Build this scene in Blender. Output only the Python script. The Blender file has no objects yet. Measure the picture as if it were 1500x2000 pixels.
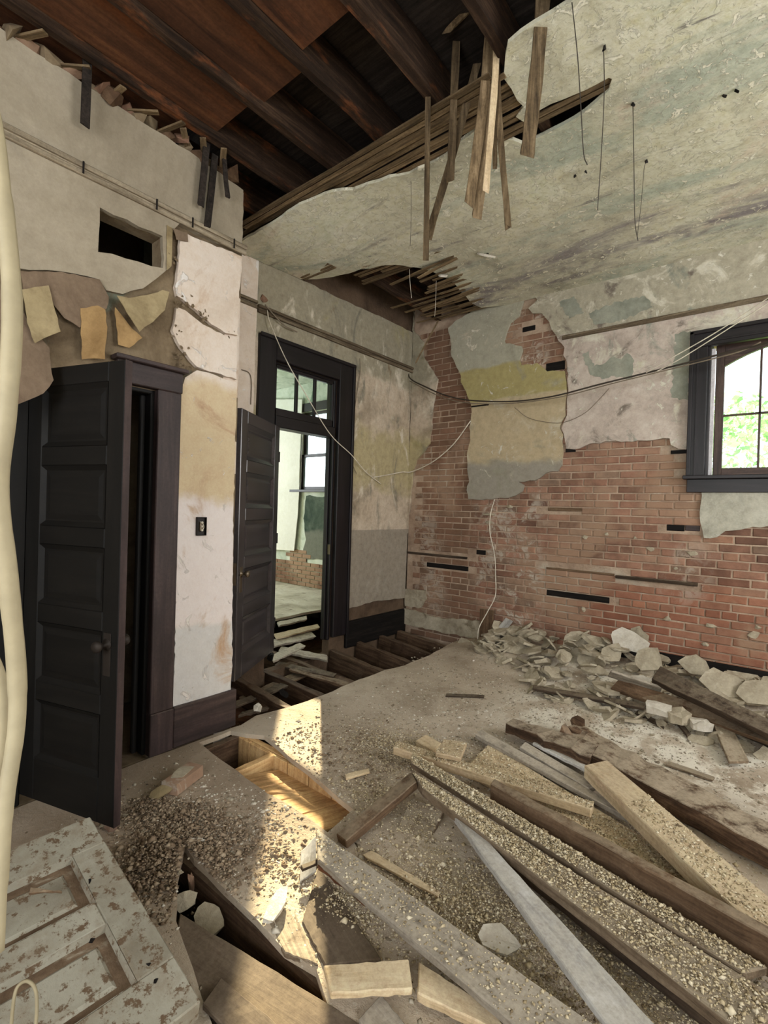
import bpy, bmesh, math, random
import numpy as np
from mathutils import Vector, Matrix, geometry, noise as mnoise

random.seed(7)
RNG = np.random.default_rng(7)
SC = bpy.context.scene
COL = SC.collection

# ------------------------------------------------------------------ camera
F_PX, W_PX, H_PX = 960.33, 1500, 2000
YAW, PIT, ROL = -0.68361627, -0.00515609, 0.02946978
CAMZ = 1.49
def _cam_axes():
    c, s = math.cos, math.sin
    fw = np.array([s(YAW)*c(PIT), c(YAW)*c(PIT), s(PIT)])
    rt = np.array([c(YAW), -s(YAW), 0.0])
    up = np.cross(rt, fw)
    return np.array([rt*c(ROL)+up*s(ROL), -rt*s(ROL)+up*c(ROL), fw])
AX = _cam_axes()
CAM0 = np.array([0, 0, CAMZ])
cam_d = bpy.data.cameras.new('camera')
cam_d.sensor_fit = 'VERTICAL'
cam_d.sensor_height = 36
cam_d.lens = F_PX*36/H_PX
cam_d.clip_start = 0.02
cam_o = bpy.data.objects.new('camera', cam_d)
COL.objects.link(cam_o)
mw = Matrix.Identity(4)
for i in range(3):
    mw[i][0], mw[i][1], mw[i][2] = AX[0][i], AX[1][i], -AX[2][i]
    mw[i][3] = CAM0[i]
cam_o.matrix_world = mw
SC.camera = cam_o

# ------------------------------------------------------------------ light and exposure
SC.view_settings.view_transform = 'Standard'
SC.view_settings.look = 'None'
SC.view_settings.gamma = 1
SC.view_settings.exposure = 0.0
SC.view_settings.use_curve_mapping = False
SC.cycles.max_bounces = 10
SC.cycles.diffuse_bounces = 6
SC.cycles.sample_clamp_indirect = 6

world = bpy.data.worlds.new('sky'); SC.world = world
world.use_nodes = True
wn = world.node_tree.nodes; wl = world.node_tree.links
wn['Background'].inputs[0].default_value = (0.86, 0.94, 1.0, 1)
wn['Background'].inputs[1].default_value = 4.2

SUN_EL = math.radians(23)
SUN_DIR = Vector((0.729*math.cos(SUN_EL), -0.684*math.cos(SUN_EL), -math.sin(SUN_EL)))
sl = bpy.data.lights.new('sun', 'SUN'); sl.energy = 30; sl.angle = math.radians(0.6); sl.color = (1, .8, .52)
so = bpy.data.objects.new('sun', sl); COL.objects.link(so)
so.rotation_euler = SUN_DIR.to_track_quat('-Z', 'Y').to_euler()

def area(name, loc, direction, sx, sy, power, color=(1, 1, 1)):
    l = bpy.data.lights.new(name, 'AREA'); l.shape = 'RECTANGLE'; l.size = sx; l.size_y = sy
    l.energy = power; l.color = color
    o = bpy.data.objects.new(name, l); COL.objects.link(o)
    o.location = loc
    o.rotation_euler = Vector(direction).to_track_quat('-Z', 'Z').to_euler()
    return o
# daylight entering by the windows of the right and front walls (all behind the camera); an added, unseen source brightens the next room
area('daylight_right', (2.55, 2.9, 2.2), (-1, 0, 0), 1.5, 1.9, 82, (1, .965, .92))
area('daylight_right', (2.55, -0.9, 2.2), (-1, 0, 0), 1.5, 1.9, 30, (1, .965, .92))
area('daylight_front', (-0.2, -2.55, 2.1), (0, 1, 0), 2.2, 2.0, 85, (1, .97, .92))
area('fill_next_room', (-8.9, 3.4, 2.2), (1, 0, 0), 1.6, 1.9, 95, (.93, .98, 1))

# ------------------------------------------------------------------ pixel -> world on real planes
XD, XP, YB, ZC = -3.53, -2.86, 4.8, 3.67      # recessed door wall, pier wall, brick wall, ceiling
YF, ZF = 5.6, 0.15                              # next room: window wall and floor level
def ray(x, y):
    return AX.T @ np.array([(x-W_PX/2)/F_PX, -(y-H_PX/2)/F_PX, 1.0])
def pX(x, y, X=XP):
    d = ray(x, y); return CAM0 + d*X/d[0]
def pY(x, y, Y=YB):
    d = ray(x, y); return CAM0 + d*Y/d[1]
def pZ(x, y, Z=0.0):
    d = ray(x, y); return CAM0 + d*(Z-CAMZ)/d[2]
def pH(x, y, h):                                # at horizontal distance h
    d = ray(x, y); return CAM0 + d*h/math.hypot(d[0], d[1])
def ss(a, b, v):
    t = min(1, max(0, (v-a)/(b-a))); return t*t*(3-2*t)
def fz(x, y):                                   # floor height: it rises to the rubble by the brick wall
    return .10*ss(3.2, 4.6, y) + .13*ss(4.0, 4.7, y)*ss(-2.75, -2.2, x)
def pF(x, y, dz=0.0):                           # on the floor
    z = 0
    for _ in range(12):
        p = pZ(x, y, z+dz); z = fz(p[0], p[1])
    return p

# ------------------------------------------------------------------ tagging
def tag(o, label=None, cat=None, group=None, kind=None):
    if label: o['label'] = label
    if cat: o['category'] = cat
    if group: o['group'] = group
    if kind: o['kind'] = kind
    return o
def empty(name, loc=(0, 0, 0), rz=0):
    o = bpy.data.objects.new(name, None); COL.objects.link(o)
    o.location = loc; o.rotation_euler = (0, 0, rz); o.empty_display_size = .1
    return o

# ------------------------------------------------------------------ materials
def c8(r, g, b):
    f = lambda v: ((v/255+.055)/1.055)**2.4 if v > 10 else v/255/12.92
    return (f(r), f(g), f(b), 1)
class NT:
    def __init__(s, name):
        s.m = bpy.data.materials.new(name); s.m.use_nodes = True
        s.t = s.m.node_tree; s.n = s.t.nodes; s.b = s.n['Principled BSDF']
        s.tc = s.n.new('ShaderNodeTexCoord'); s.geo = s.n.new('ShaderNodeNewGeometry'); s.oi = s.n.new('ShaderNodeObjectInfo')
    def link(s, a, b): s.t.links.new(a, b)
    def vec(s, scale, coord='Object', offset_random=False):
        mp = s.n.new('ShaderNodeMapping'); mp.inputs['Scale'].default_value = scale if hasattr(scale, '__len__') else (scale,)*3
        s.link(s.tc.outputs[coord], mp.inputs[0])
        if offset_random:
            mu = s.n.new('ShaderNodeMath'); mu.operation = 'MULTIPLY'; mu.inputs[1].default_value = 37
            s.link(s.oi.outputs['Random'], mu.inputs[0]); s.link(mu.outputs[0], mp.inputs['Location'])
        return mp.outputs[0]
    def noise(s, v, scale=5, detail=6, rough=.6, dist=0):
        x = s.n.new('ShaderNodeTexNoise'); s.link(v, x.inputs['Vector'])
        x.inputs['Scale'].default_value = scale; x.inputs['Detail'].default_value = detail
        x.inputs['Roughness'].default_value = rough; x.inputs['Distortion'].default_value = dist
        return x.outputs[0]
    def ramp(s, f, stops):
        r = s.n.new('ShaderNodeValToRGB'); e = r.color_ramp.elements
        while len(e) < len(stops): e.new(.5)
        for i, (p, c) in enumerate(stops):
            e[i].position = p; e[i].color = c if len(c) == 4 else (*c, 1)
        s.link(f, r.inputs[0]); return r.outputs[0]
    def rng(s, f, a, b, lo=0, hi=1):
        r = s.n.new('ShaderNodeMapRange'); r.interpolation_type = 'SMOOTHSTEP'
        for k, v in zip((1, 2, 3, 4), (a, b, lo, hi)): r.inputs[k].default_value = v
        s.link(f, r.inputs[0]); return r.outputs[0]
    def math(s, op, a, b):
        m = s.n.new('ShaderNodeMath'); m.operation = op
        for i, v in enumerate((a, b)):
            if isinstance(v, (int, float)): m.inputs[i].default_value = v
            else: s.link(v, m.inputs[i])
        return m.outputs[0]
    def mix(s, f, a, b, mode='MIX'):
        m = s.n.new('ShaderNodeMix'); m.data_type = 'RGBA'; m.blend_type = mode
        for i, v in ((0, f), (6, a), (7, b)):
            if isinstance(v, (int, float)): m.inputs[i].default_value = v
            elif isinstance(v, tuple): m.inputs[i].default_value = v
            else: s.link(v, m.inputs[i])
        return m.outputs[2]
    def bump(s, h, strength=.4, dist=.01):
        b = s.n.new('ShaderNodeBump'); b.inputs['Strength'].default_value = strength; b.inputs['Distance'].default_value = dist
        s.link(h, b.inputs['Height']); s.link(b.outputs[0], s.b.inputs['Normal'])
    def sep(s, axis, coord='Object'):
        x = s.n.new('ShaderNodeSeparateXYZ'); s.link(s.tc.outputs[coord], x.inputs[0]); return x.outputs[axis]
    def done(s, colr, rough=.9, spec=.2):
        if isinstance(colr, tuple): s.b.inputs['Base Color'].default_value = colr
        else: s.link(colr, s.b.inputs['Base Color'])
        if isinstance(rough, (int, float)): s.b.inputs['Roughness'].default_value = rough
        else: s.link(rough, s.b.inputs['Roughness'])
        s.b.inputs['Specular IOR Level'].default_value = spec
        return s.m

def plaster(name, stops, scale=1.6, overlays=(), bands=(), flakes=None, bump=.5, bscale=14, spots=None, dist=.6, bands2=(), grit=.5, smudge=None):
    """mottled lime plaster: base ramp, paint bands (axis, lo, hi, soft, colour), stains (colour, scale, lo, hi, stretch), flakes"""
    k = NT(name); v = k.vec(1)
    n0 = k.noise(v, scale, 8, .62, dist)
    colr = k.ramp(n0, stops)
    wob = k.noise(v, 3.1, 5, .6)
    for ax, lo, hi, soft, cc in bands:
        z = k.math('ADD', k.sep(ax), k.math('MULTIPLY', k.math('SUBTRACT', wob, .5), soft*2.2))
        m = k.math('MULTIPLY', k.rng(z, lo-soft*.4, lo+soft*.4), k.rng(z, hi-soft*.4, hi+soft*.4, 1, 0))
        colr = k.mix(m, colr, cc)
    for cc, sc_, lo, hi, st in overlays:
        n1 = k.noise(k.vec(st), sc_, 7, .65, .8)
        colr = k.mix(k.rng(n1, lo, hi), colr, cc)
    if smudge:
        ax, lo, hi, cc, sc_, nl, nh = smudge
        z = k.math('ADD', k.sep(ax), k.math('MULTIPLY', k.math('SUBTRACT', wob, .5), .4))
        m = k.math('MULTIPLY', k.rng(z, lo-.2, lo+.1), k.rng(z, hi-.1, hi+.1, 1, 0))
        colr = k.mix(k.math('MULTIPLY', m, k.rng(k.noise(k.vec((.6, 2, 1)), sc_, 7, .65, .8), nl, nh)), colr, cc)
    h = k.noise(v, bscale, 6, .65)
    if flakes:
        cc, sc_, lo, hi = flakes
        n2 = k.noise(v, sc_, 9, .72, 1.2); f = k.rng(n2, lo, hi)
        colr = k.mix(f, colr, cc)
        h = k.math('ADD', h, k.math('MULTIPLY', f, .5))
    if spots:
        cc, sc_, lo, hi = spots
        n3 = k.noise(v, sc_, 4, .7, .3)
        f3 = k.rng(n3, lo, hi); colr = k.mix(f3, colr, cc)
        h = k.math('SUBTRACT', h, k.math('MULTIPLY', f3, .6))
    for ax, lo, hi, soft, cc in bands2:
        z = k.math('ADD', k.sep(ax), k.math('MULTIPLY', k.math('SUBTRACT', wob, .5), soft*2.2))
        m = k.math('MULTIPLY', k.rng(z, lo-soft*.4, lo+soft*.4), k.rng(z, hi-soft*.4, hi+soft*.4, 1, 0))
        colr = k.mix(k.math('MULTIPLY', m, .85), colr, cc)
    fine = k.noise(v, 70, 4, .7)
    mid = k.noise(v, 17, 7, .75)
    colr = k.mix(grit, colr, k.ramp(mid, [(.32, (.36, .35, .34)), (.5, (.5, .5, .5)), (.68, (.62, .62, .62))]), 'OVERLAY')
    colr = k.mix(.35, colr, k.ramp(fine, [(.3, (.45, .45, .45)), (.7, (.62, .62, .62))]), 'OVERLAY')
    k.bump(h, bump, .012)
    return k.done(colr, .93, .15)

def wood(name, dark, mid, light, dust=None, dust_amt=.8, gscale=1.0, rough=.85, bump=.35, vary=.35, spec=.2, stain=None):
    """grain along local X; dust lies on faces that look up"""
    k = NT(name)
    v = k.vec((1.6*gscale, 22*gscale, 22*gscale), offset_random=True)
    g = k.noise(v, 1.6, 8, .68, .6)
    colr = k.ramp(g, [(.28, dark), (.5, mid), (.72, light)])
    big = k.noise(k.vec(2.2, offset_random=True), 1.4, 4, .6)
    colr = k.mix(.6, colr, k.ramp(big, [(.3, (.32, .31, .3)), (.7, (.66, .66, .66))]), 'OVERLAY')
    if stain:
        colr = k.mix(k.rng(k.noise(k.vec((1, 3, 3), offset_random=True), 2.4, 6, .65), stain[1], stain[2]), colr, stain[0])
    if dust:
        nz = k.n.new('ShaderNodeSeparateXYZ'); k.link(k.geo.outputs['Normal'], nz.inputs[0])
        dn = k.noise(k.vec(3, offset_random=True), 4, 8, .72)
        up = k.math('MULTIPLY', k.rng(nz.outputs[2], .45, .85), k.rng(dn, .34, .55))
        colr = k.mix(k.math('MULTIPLY', up, dust_amt), colr, dust)
    sp = k.noise(k.vec(1, offset_random=True), 60, 4, .75)
    colr = k.mix(.55, colr, k.ramp(sp, [(.34, (.34, .33, .32)), (.5, (.5, .5, .5)), (.66, (.64, .64, .63))]), 'OVERLAY')
    br = k.math('ADD', k.math('MULTIPLY', k.oi.outputs['Random'], vary), 1-vary/2)
    cm = k.n.new('ShaderNodeCombineColor')
    for i in range(3): k.link(br, cm.inputs[i])
    colr = k.mix(1.0, colr, cm.outputs[0], 'MULTIPLY')
    k.bump(g, bump, .006)
    return k.done(colr, rough, spec)

def plain(name, colr, rough=.6, metal=0, spec=.4, nscale=12, var=.3, bump=0, coat=0):
    k = NT(name)
    n = k.noise(k.vec(1), nscale, 6, .6)
    lo = tuple(x*(1-var) for x in colr[:3])+(1,); hi = tuple(min(1, x*(1+var)) for x in colr[:3])+(1,)
    cc = k.ramp(n, [(.3, lo), (.7, hi)])
    if bump: k.bump(n, bump, .004)
    m = k.done(cc, rough, spec); k.b.inputs['Metallic'].default_value = metal
    return m

M = {}
# plasters
M['ceil'] = plaster('ceiling_plaster', [(.28, c8(150, 146, 130)), (.42, c8(192, 189, 168)), (.56, c8(214, 211, 188)), (.72, c8(202, 204, 180))], 1.5,
    overlays=[(c8(176, 182, 166), 1.1, .5, .66, (.7, 2.0, 1)), (c8(134, 128, 124), 1.0, .57, .68, (.6, 2.4, 1)), (c8(208, 190, 172), .8, .55, .72, (1, 1.4, 1)), (c8(158, 140, 112), 1.6, .65, .75, (.7, 2, 1)), (c8(126, 122, 116), 4, .6, .72, (.5, 2.4, 1))],
    flakes=(c8(230, 226, 206), 15, .54, .60), spots=(c8(70, 55, 45), 9, .79, .83), bump=.7, grit=.8, smudge=(1, 3.9, 4.65, c8(138, 132, 132), 1.7, .46, .66))
M['alcove'] = plaster('door_wall_plaster', [(.3, c8(136, 124, 106)), (.5, c8(182, 167, 148)), (.7, c8(202, 188, 170))], 2.4,
    bands=[(2, 2.95, 5, .18, c8(152, 145, 126)), (2, 1.75, 2.35, .3, c8(172, 160, 126))],
    overlays=[(c8(122, 119, 106), 2.6, .52, .7, (1, 1.8, .7)), (c8(206, 197, 180), 3.0, .54, .7, (1, 1.6, .8)), (c8(156, 147, 108), 1.2, .6, .74, (1, 1, 1)), (c8(122, 104, 80), 2.6, .62, .72, (1, 2, .6))],
    bump=.6, grit=.7, bands2=[(2, -1, 1.262, .004, c8(142, 134, 122))])
M['brick_plaster_a'] = plaster('olive_tan_plaster', [(.3, c8(160, 150, 124)), (.5, c8(184, 172, 146)), (.7, c8(196, 186, 162))], 2.0,
    bands=[(2, 3.0, 3.9, .10, c8(168, 165, 148)), (2, 2.69, 3.06, .05, c8(166, 155, 108)), (2, 2.02, 2.69, .03, c8(184, 168, 138)), (2, 1.3, 2.03, .12, c8(152, 146, 134))],
    overlays=[(c8(150, 147, 130), 2.2, .54, .72, (1, 1, 1)), (c8(196, 186, 164), 3.0, .55, .72, (1, 1, 1))], flakes=(c8(208, 202, 184), 6, .6, .64), bump=.45, spots=(c8(96, 80, 58), 10, .76, .8))
M['brick_plaster_b'] = plaster('pink_grey_plaster', [(.3, c8(168, 155, 145)), (.5, c8(194, 181, 170)), (.7, c8(206, 194, 183))], 1.6,
    bands=[(2, 3.23, 3.9, .03, c8(172, 166, 148))],
    overlays=[(c8(138, 143, 132), 1.9, .54, .62, (1, 1, .7)), (c8(206, 201, 184), 3.4, .54, .64, (1, 1, 1)), (c8(122, 113, 104), 2.6, .58, .68, (1, 1, 1))], flakes=(c8(214, 210, 194), 7, .58, .63),
    spots=(c8(92, 66, 50), 8, .71, .75), bump=.5, grit=.7)
M['brick_plaster_c'] = plaster('grey_white_plaster', [(.3, c8(140, 138, 126)), (.5, c8(178, 176, 162)), (.7, c8(196, 194, 182))], 2.5,
    flakes=(c8(210, 208, 196), 7, .6, .66), bump=.6, grit=.7)
M['peeled'] = plaster('peeled_grey_green_patch', [(.3, c8(126, 130, 118)), (.5, c8(148, 151, 138)), (.7, c8(164, 164, 150))], 5, bump=.5)
M['left_upper'] = plaster('grey_beige_plaster', [(.3, c8(140, 129, 111)), (.5, c8(164, 153, 134)), (.7, c8(174, 163, 145))], 1.2,
    overlays=[(c8(146, 138, 124), 1.3, .6, .75, (1, 1, .6))], spots=(c8(90, 76, 62), 9, .8, .83), bump=.3, grit=.3)
M['pier'] = plaster('pink_cream_plaster', [(.3, c8(196, 178, 160)), (.5, c8(218, 203, 188)), (.7, c8(226, 214, 202))], 1.7,
    bands=[(2, 1.5, 2.26, .12, c8(208, 188, 156)), (2, .7, 1.52, .1, c8(228, 219, 216)), (2, -.1, .72, .05, c8(208, 206, 204))],
    overlays=[(c8(186, 156, 128), 2.3, .56, .72, (1, 1, 1)), ], flakes=(c8(230, 224, 218), 6, .60, .64), spots=(c8(110, 88, 68), 10, .71, .75), bump=.6, grit=.35)
M['scratch_coat'] = plaster('old_scratch_coat', [(.3, c8(86, 72, 56)), (.5, c8(126, 110, 88)), (.7, c8(142, 128, 104))], 2.6,
    overlays=[(c8(108, 112, 98), 1.8, .55, .68, (1, 1, 1))], bump=.8)
M['flap_tan'] = plaster('tan_paper', [(.3, c8(124, 108, 80)), (.6, c8(164, 148, 114))], 5, bump=.3)
M['flap_ochre'] = plaster('ochre_paper', [(.3, c8(134, 106, 70)), (.6, c8(166, 136, 94))], 5, bump=.3)
M['flap_brown'] = plaster('brown_paper', [(.3, c8(94, 78, 64)), (.6, c8(128, 110, 92))], 3, bump=.4)
M['chunk'] = plaster('broken_plaster', [(.3, c8(140, 130, 112)), (.5, c8(174, 164, 144)), (.7, c8(192, 183, 164))], 4, overlays=[(c8(122, 112, 94), 5, .55, .7, (1, 1, 1))], bump=.6, bscale=30)
M['chunk_pale'] = plaster('pale_broken_plaster', [(.3, c8(176, 168, 154)), (.6, c8(212, 206, 194))], 5, bump=.5, bscale=30)
M['far_wall'] = plaster('green_white_plaster', [(.3, c8(150, 162, 146)), (.5, c8(196, 204, 190)), (.7, c8(214, 218, 206))], 2.2,
    overlays=[(c8(120, 140, 122), 2.2, .55, .66, (2, 2, .5))], bump=.3)
M['far_dark'] = plaster('dark_green_plaster', [(.35, c8(52, 66, 58)), (.65, c8(96, 106, 94))], 2.4, bands=[(2, .1, 1.1, .1, c8(112, 114, 104))], bump=.4)
M['white_paint'] = plaster('white_board_paint', [(.3, c8(214, 213, 204)), (.7, c8(228, 227, 219))], 1.5, bump=.08)
# woods
DUST = c8(168, 156, 136)
M['plank'] = wood('grey_brown_plank', c8(70, 58, 46), c8(120, 104, 86), c8(150, 134, 114), DUST, .75)
M['plank_grey'] = wood('weathered_grey_plank', c8(96, 88, 78), c8(150, 142, 130), c8(178, 170, 158), c8(182, 172, 156), .7)
M['plank_white'] = wood('white_painted_plank', c8(150, 148, 144), c8(188, 186, 182), c8(204, 202, 198), c8(190, 184, 172), .5, bump=.15)
M['plank_pale'] = wood('pale_pine_plank', c8(158, 134, 102), c8(196, 176, 144), c8(214, 198, 170), c8(200, 184, 156), .6)
M['plank_brown'] = wood('brown_plank', c8(58, 44, 34), c8(98, 78, 60), c8(124, 104, 84), c8(150, 136, 116), .6)
M['plank_dull'] = wood('dull_brown_board', c8(66, 56, 47), c8(94, 82, 70), c8(110, 98, 84), c8(104, 92, 78), .6)
M['plank_dark'] = wood('dark_timber', c8(36, 30, 26), c8(68, 56, 46), c8(94, 80, 66), c8(140, 128, 110), .5)
M['rotten'] = wood('rotten_timber', c8(44, 33, 26), c8(88, 68, 52), c8(134, 110, 88), c8(172, 158, 138), .95, bump=.9)
M['floor'] = None
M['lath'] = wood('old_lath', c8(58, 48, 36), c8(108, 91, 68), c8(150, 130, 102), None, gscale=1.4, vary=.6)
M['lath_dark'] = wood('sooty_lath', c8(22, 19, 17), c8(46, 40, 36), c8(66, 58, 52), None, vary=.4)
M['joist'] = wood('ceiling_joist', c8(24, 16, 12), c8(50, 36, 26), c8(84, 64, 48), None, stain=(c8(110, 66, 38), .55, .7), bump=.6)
M['rust_board'] = wood('rust_stained_board', c8(50, 32, 22), c8(84, 54, 36), c8(108, 72, 46), None, stain=(c8(108, 64, 36), .5, .75), gscale=.4)
M['floor_joist'] = wood('floor_joist', c8(40, 29, 22), c8(76, 58, 44), c8(104, 84, 66), c8(112, 98, 82), .5)
M['pine_new'] = wood('pit_board', c8(150, 112, 72), c8(196, 160, 112), c8(216, 184, 138), None, vary=.2)
M['trim_dark'] = wood('dark_varnished_trim', c8(12, 10, 12), c8(22, 18, 21), c8(38, 31, 36), None, rough=.42, spec=.4, bump=.12, vary=.1, gscale=.5)
M['trim_brown'] = wood('purple_brown_trim', c8(34, 26, 26), c8(56, 44, 44), c8(78, 62, 60), c8(104, 92, 84), .4, rough=.55, spec=.4, bump=.15, vary=.1, gscale=.5)
M['door_dark'] = wood('dark_door_paint', c8(10, 9, 9), c8(16, 15, 14), c8(24, 22, 20), None, rough=.6, spec=.25, bump=.1, vary=.05, gscale=.5)
M['door_panel'] = wood('five_panel_door_paint', c8(46, 43, 45), c8(58, 55, 58), c8(70, 66, 69), None, rough=.27, spec=.8, bump=.06, vary=.05, gscale=.5)
M['char_gap'] = wood('charred_wood_gap_shade', c8(8, 7, 7), c8(20, 17, 16), c8(40, 34, 30), None, rough=.7)  # charred wood; its black also paints the shade inside brick gaps
M['rail'] = wood('picture_rail_wood', c8(110, 98, 82), c8(150, 138, 118), c8(176, 164, 144), None, vary=.2)
M['rail_dark'] = wood('bare_rail_wood', c8(62, 52, 42), c8(100, 88, 72), c8(140, 128, 108), None, vary=.2)
M['sash'] = wood('sash_wood', c8(40, 30, 28), c8(70, 54, 48), c8(96, 76, 66), None, rough=.5, spec=.4)
M['strip_white'] = wood('white_sash_strip', c8(160, 158, 160), c8(200, 198, 202), c8(220, 218, 222), None, rough=.5)
# metal, cable, glass
M['brass'] = plain('tarnished_metal', c8(120, 108, 92), .4, .8, .5)
M['iron'] = plain('dull_iron', c8(52, 46, 42), .6, .5, .3)
M['black_box'] = plain('black_metal', c8(34, 30, 28), .5, .3)
M['cable_cream'] = plain('cream_cable', c8(158, 147, 120), .6, 0, .3, 30, .12)
M['cable_white'] = plain('white_cable', c8(214, 206, 190), .5, 0, .3)
M['cable_dark'] = plain('dark_cable', c8(58, 50, 42), .7)
M['cable_grey'] = plain('grey_cable', c8(124, 112, 96), .7)
M['wire'] = plain('thin_wire', c8(64, 58, 52), .6)
M['mortar'] = plaster('lime_mortar', [(.3, c8(138, 116, 99)), (.5, c8(170, 148, 129)), (.7, c8(192, 172, 152))], 3, overlays=[(c8(186, 176, 160), 1.2, .56, .7, (1, 1, 1))], bump=.8, bscale=40)
M['mortar_dark'] = plaster('dusty_lime_mortar', [(.3, c8(74, 60, 48)), (.6, c8(104, 86, 70))], 3, bump=.8, bscale=40)

def brick_mat(name, island):
    k = NT(name); v = k.geo.outputs['Position']
    rnd = k.geo.outputs['Random Per Island'] if island else k.oi.outputs['Random']
    colr = k.ramp(rnd, [(0, c8(108, 82, 70)), (.25, c8(140, 106, 90)), (.5, c8(158, 121, 103)), (.72, c8(152, 127, 109)), (.9, c8(126, 104, 90)), (1, c8(164, 122, 100))])
    xyz = k.n.new('ShaderNodeSeparateXYZ'); k.link(v, xyz.inputs[0]); X, Z = xyz.outputs[0], xyz.outputs[2]
    n = k.noise(v, 9, 7, .66)
    colr = k.mix(.8, colr, k.ramp(n, [(.3, (.28, .28, .28)), (.7, (.68, .66, .64))]), 'OVERLAY')
    # smoke brown strip near the corner and behind the fallen plaster; redder courses low on the right
    wob = k.math('MULTIPLY', k.math('SUBTRACT', k.noise(v, 1.6, 5, .6), .5), .5)
    soot = k.rng(k.math('ADD', X, wob), -2.5, -2.7)
    colr = k.mix(k.math('MULTIPLY', soot, .6), colr, c8(112, 88, 70))
    high = k.rng(k.math('ADD', Z, wob), 2.4, 2.8); colr = k.mix(k.math('MULTIPLY', high, .5), colr, c8(112, 84, 68))
    low = k.math('MULTIPLY', k.rng(k.math('ADD', Z, wob), 1.15, .75), k.rng(X, -1.9, -1.3))
    colr = k.mix(k.math('MULTIPLY', low, .4), colr, c8(158, 96, 72))
    # old limewash and dust that still clings in large patches
    dirt = k.noise(v, 1.15, 6, .62, .5)
    colr = k.mix(k.rng(dirt, .47, .6, 0, .78), colr, c8(162, 134, 112))
    wsh = k.noise(v, 5.5, 9, .74, .8)
    wz = k.math('ADD', k.math('MULTIPLY', k.rng(X, -2.75, -2.5), k.rng(X, -1.75, -2.0)), k.math('MULTIPLY', k.rng(k.noise(v, .9, 3, .5), .52, .64), .8))
    colr = k.mix(k.math('MULTIPLY', k.rng(wsh, .49, .6), k.math('MULTIPLY', wz, .75)), colr, c8(190, 180, 166))
    k.bump(k.noise(v, 60, 5, .7), .5, .006)
    return k.done(colr, .92, .15)
M['brick'] = brick_mat('old_brick', False)
M['brick_mass'] = brick_mat('old_brick_mass', True)

def floor_mat():
    k = NT('dusty_floorboards'); v = k.vec(1)
    n = k.noise(v, 1.7, 8, .65, .4)
    colr = k.ramp(n, [(.3, c8(150, 136, 118)), (.5, c8(182, 168, 150)), (.7, c8(200, 188, 170))])
    big = k.noise(v, .7, 3, .5)
    g = k.noise(v, 26, 5, .75, .2)
    colr = k.mix(k.rng(g, .58, .7, 0, .7), colr, c8(124, 104, 82))
    colr = k.mix(k.math('MULTIPLY', k.rng(k.noise(v, 40, 4, .7), .57, .64), .8), colr, c8(190, 182, 166))
    # chalky patch of crushed plaster in front of the rubble
    sx, sy = k.sep(0), k.sep(1)
    px_ = k.math('MULTIPLY', k.rng(sy, 2.9, 3.5), k.rng(sx, -1.9, -1.2))
    colr = k.mix(k.math('MULTIPLY', px_, k.rng(k.noise(v, 5, 7, .7), .42, .56)), colr, c8(226, 220, 206))
    # brown dirt on the side of the closet
    bx = k.math('MULTIPLY', k.rng(sx, -1.3, -1.9), k.rng(sy, 2.0, 1.6))
    colr = k.mix(k.math('MULTIPLY', bx, .55), colr, c8(132, 114, 96))
    k.bump(k.math('ADD', g, k.noise(v, 8, 6, .7)), .55, .015)
    return k.done(colr, .95, .1)
M['floor'] = floor_mat()
M['dirt'] = plaster('loose_dirt', [(.3, c8(50, 36, 26)), (.5, c8(88, 68, 52)), (.7, c8(116, 94, 74))], 5, overlays=[(c8(120, 74, 48), 2, .58, .7, (1, 1, 1))], bump=1, bscale=22)
M['far_floor'] = plaster('pale_far_floor', [(.3, c8(150, 142, 124)), (.5, c8(196, 188, 170)), (.7, c8(212, 206, 190))], 3, overlays=[(c8(120, 112, 96), 6, .6, .7, (.5, 3, 1))], bump=.4)
M['granule'] = None
def granule_mat(name, stops):
    k = NT(name)
    return k.done(k.ramp(k.geo.outputs['Random Per Island'], stops), .95, .1)
M['granule'] = granule_mat('tan_granules', [(0, c8(130, 114, 90)), (.3, c8(180, 164, 132)), (.65, c8(204, 190, 160)), (.9, c8(222, 212, 188)), (1, c8(108, 92, 72))])
M['crumb'] = granule_mat('plaster_crumbs', [(0, c8(110, 98, 82)), (.4, c8(150, 140, 122)), (.75, c8(190, 182, 166)), (1, c8(216, 210, 198))])
M['clod'] = granule_mat('dirt_clods', [(0, c8(100, 84, 68)), (.5, c8(140, 122, 102)), (1, c8(168, 152, 130))])

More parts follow.
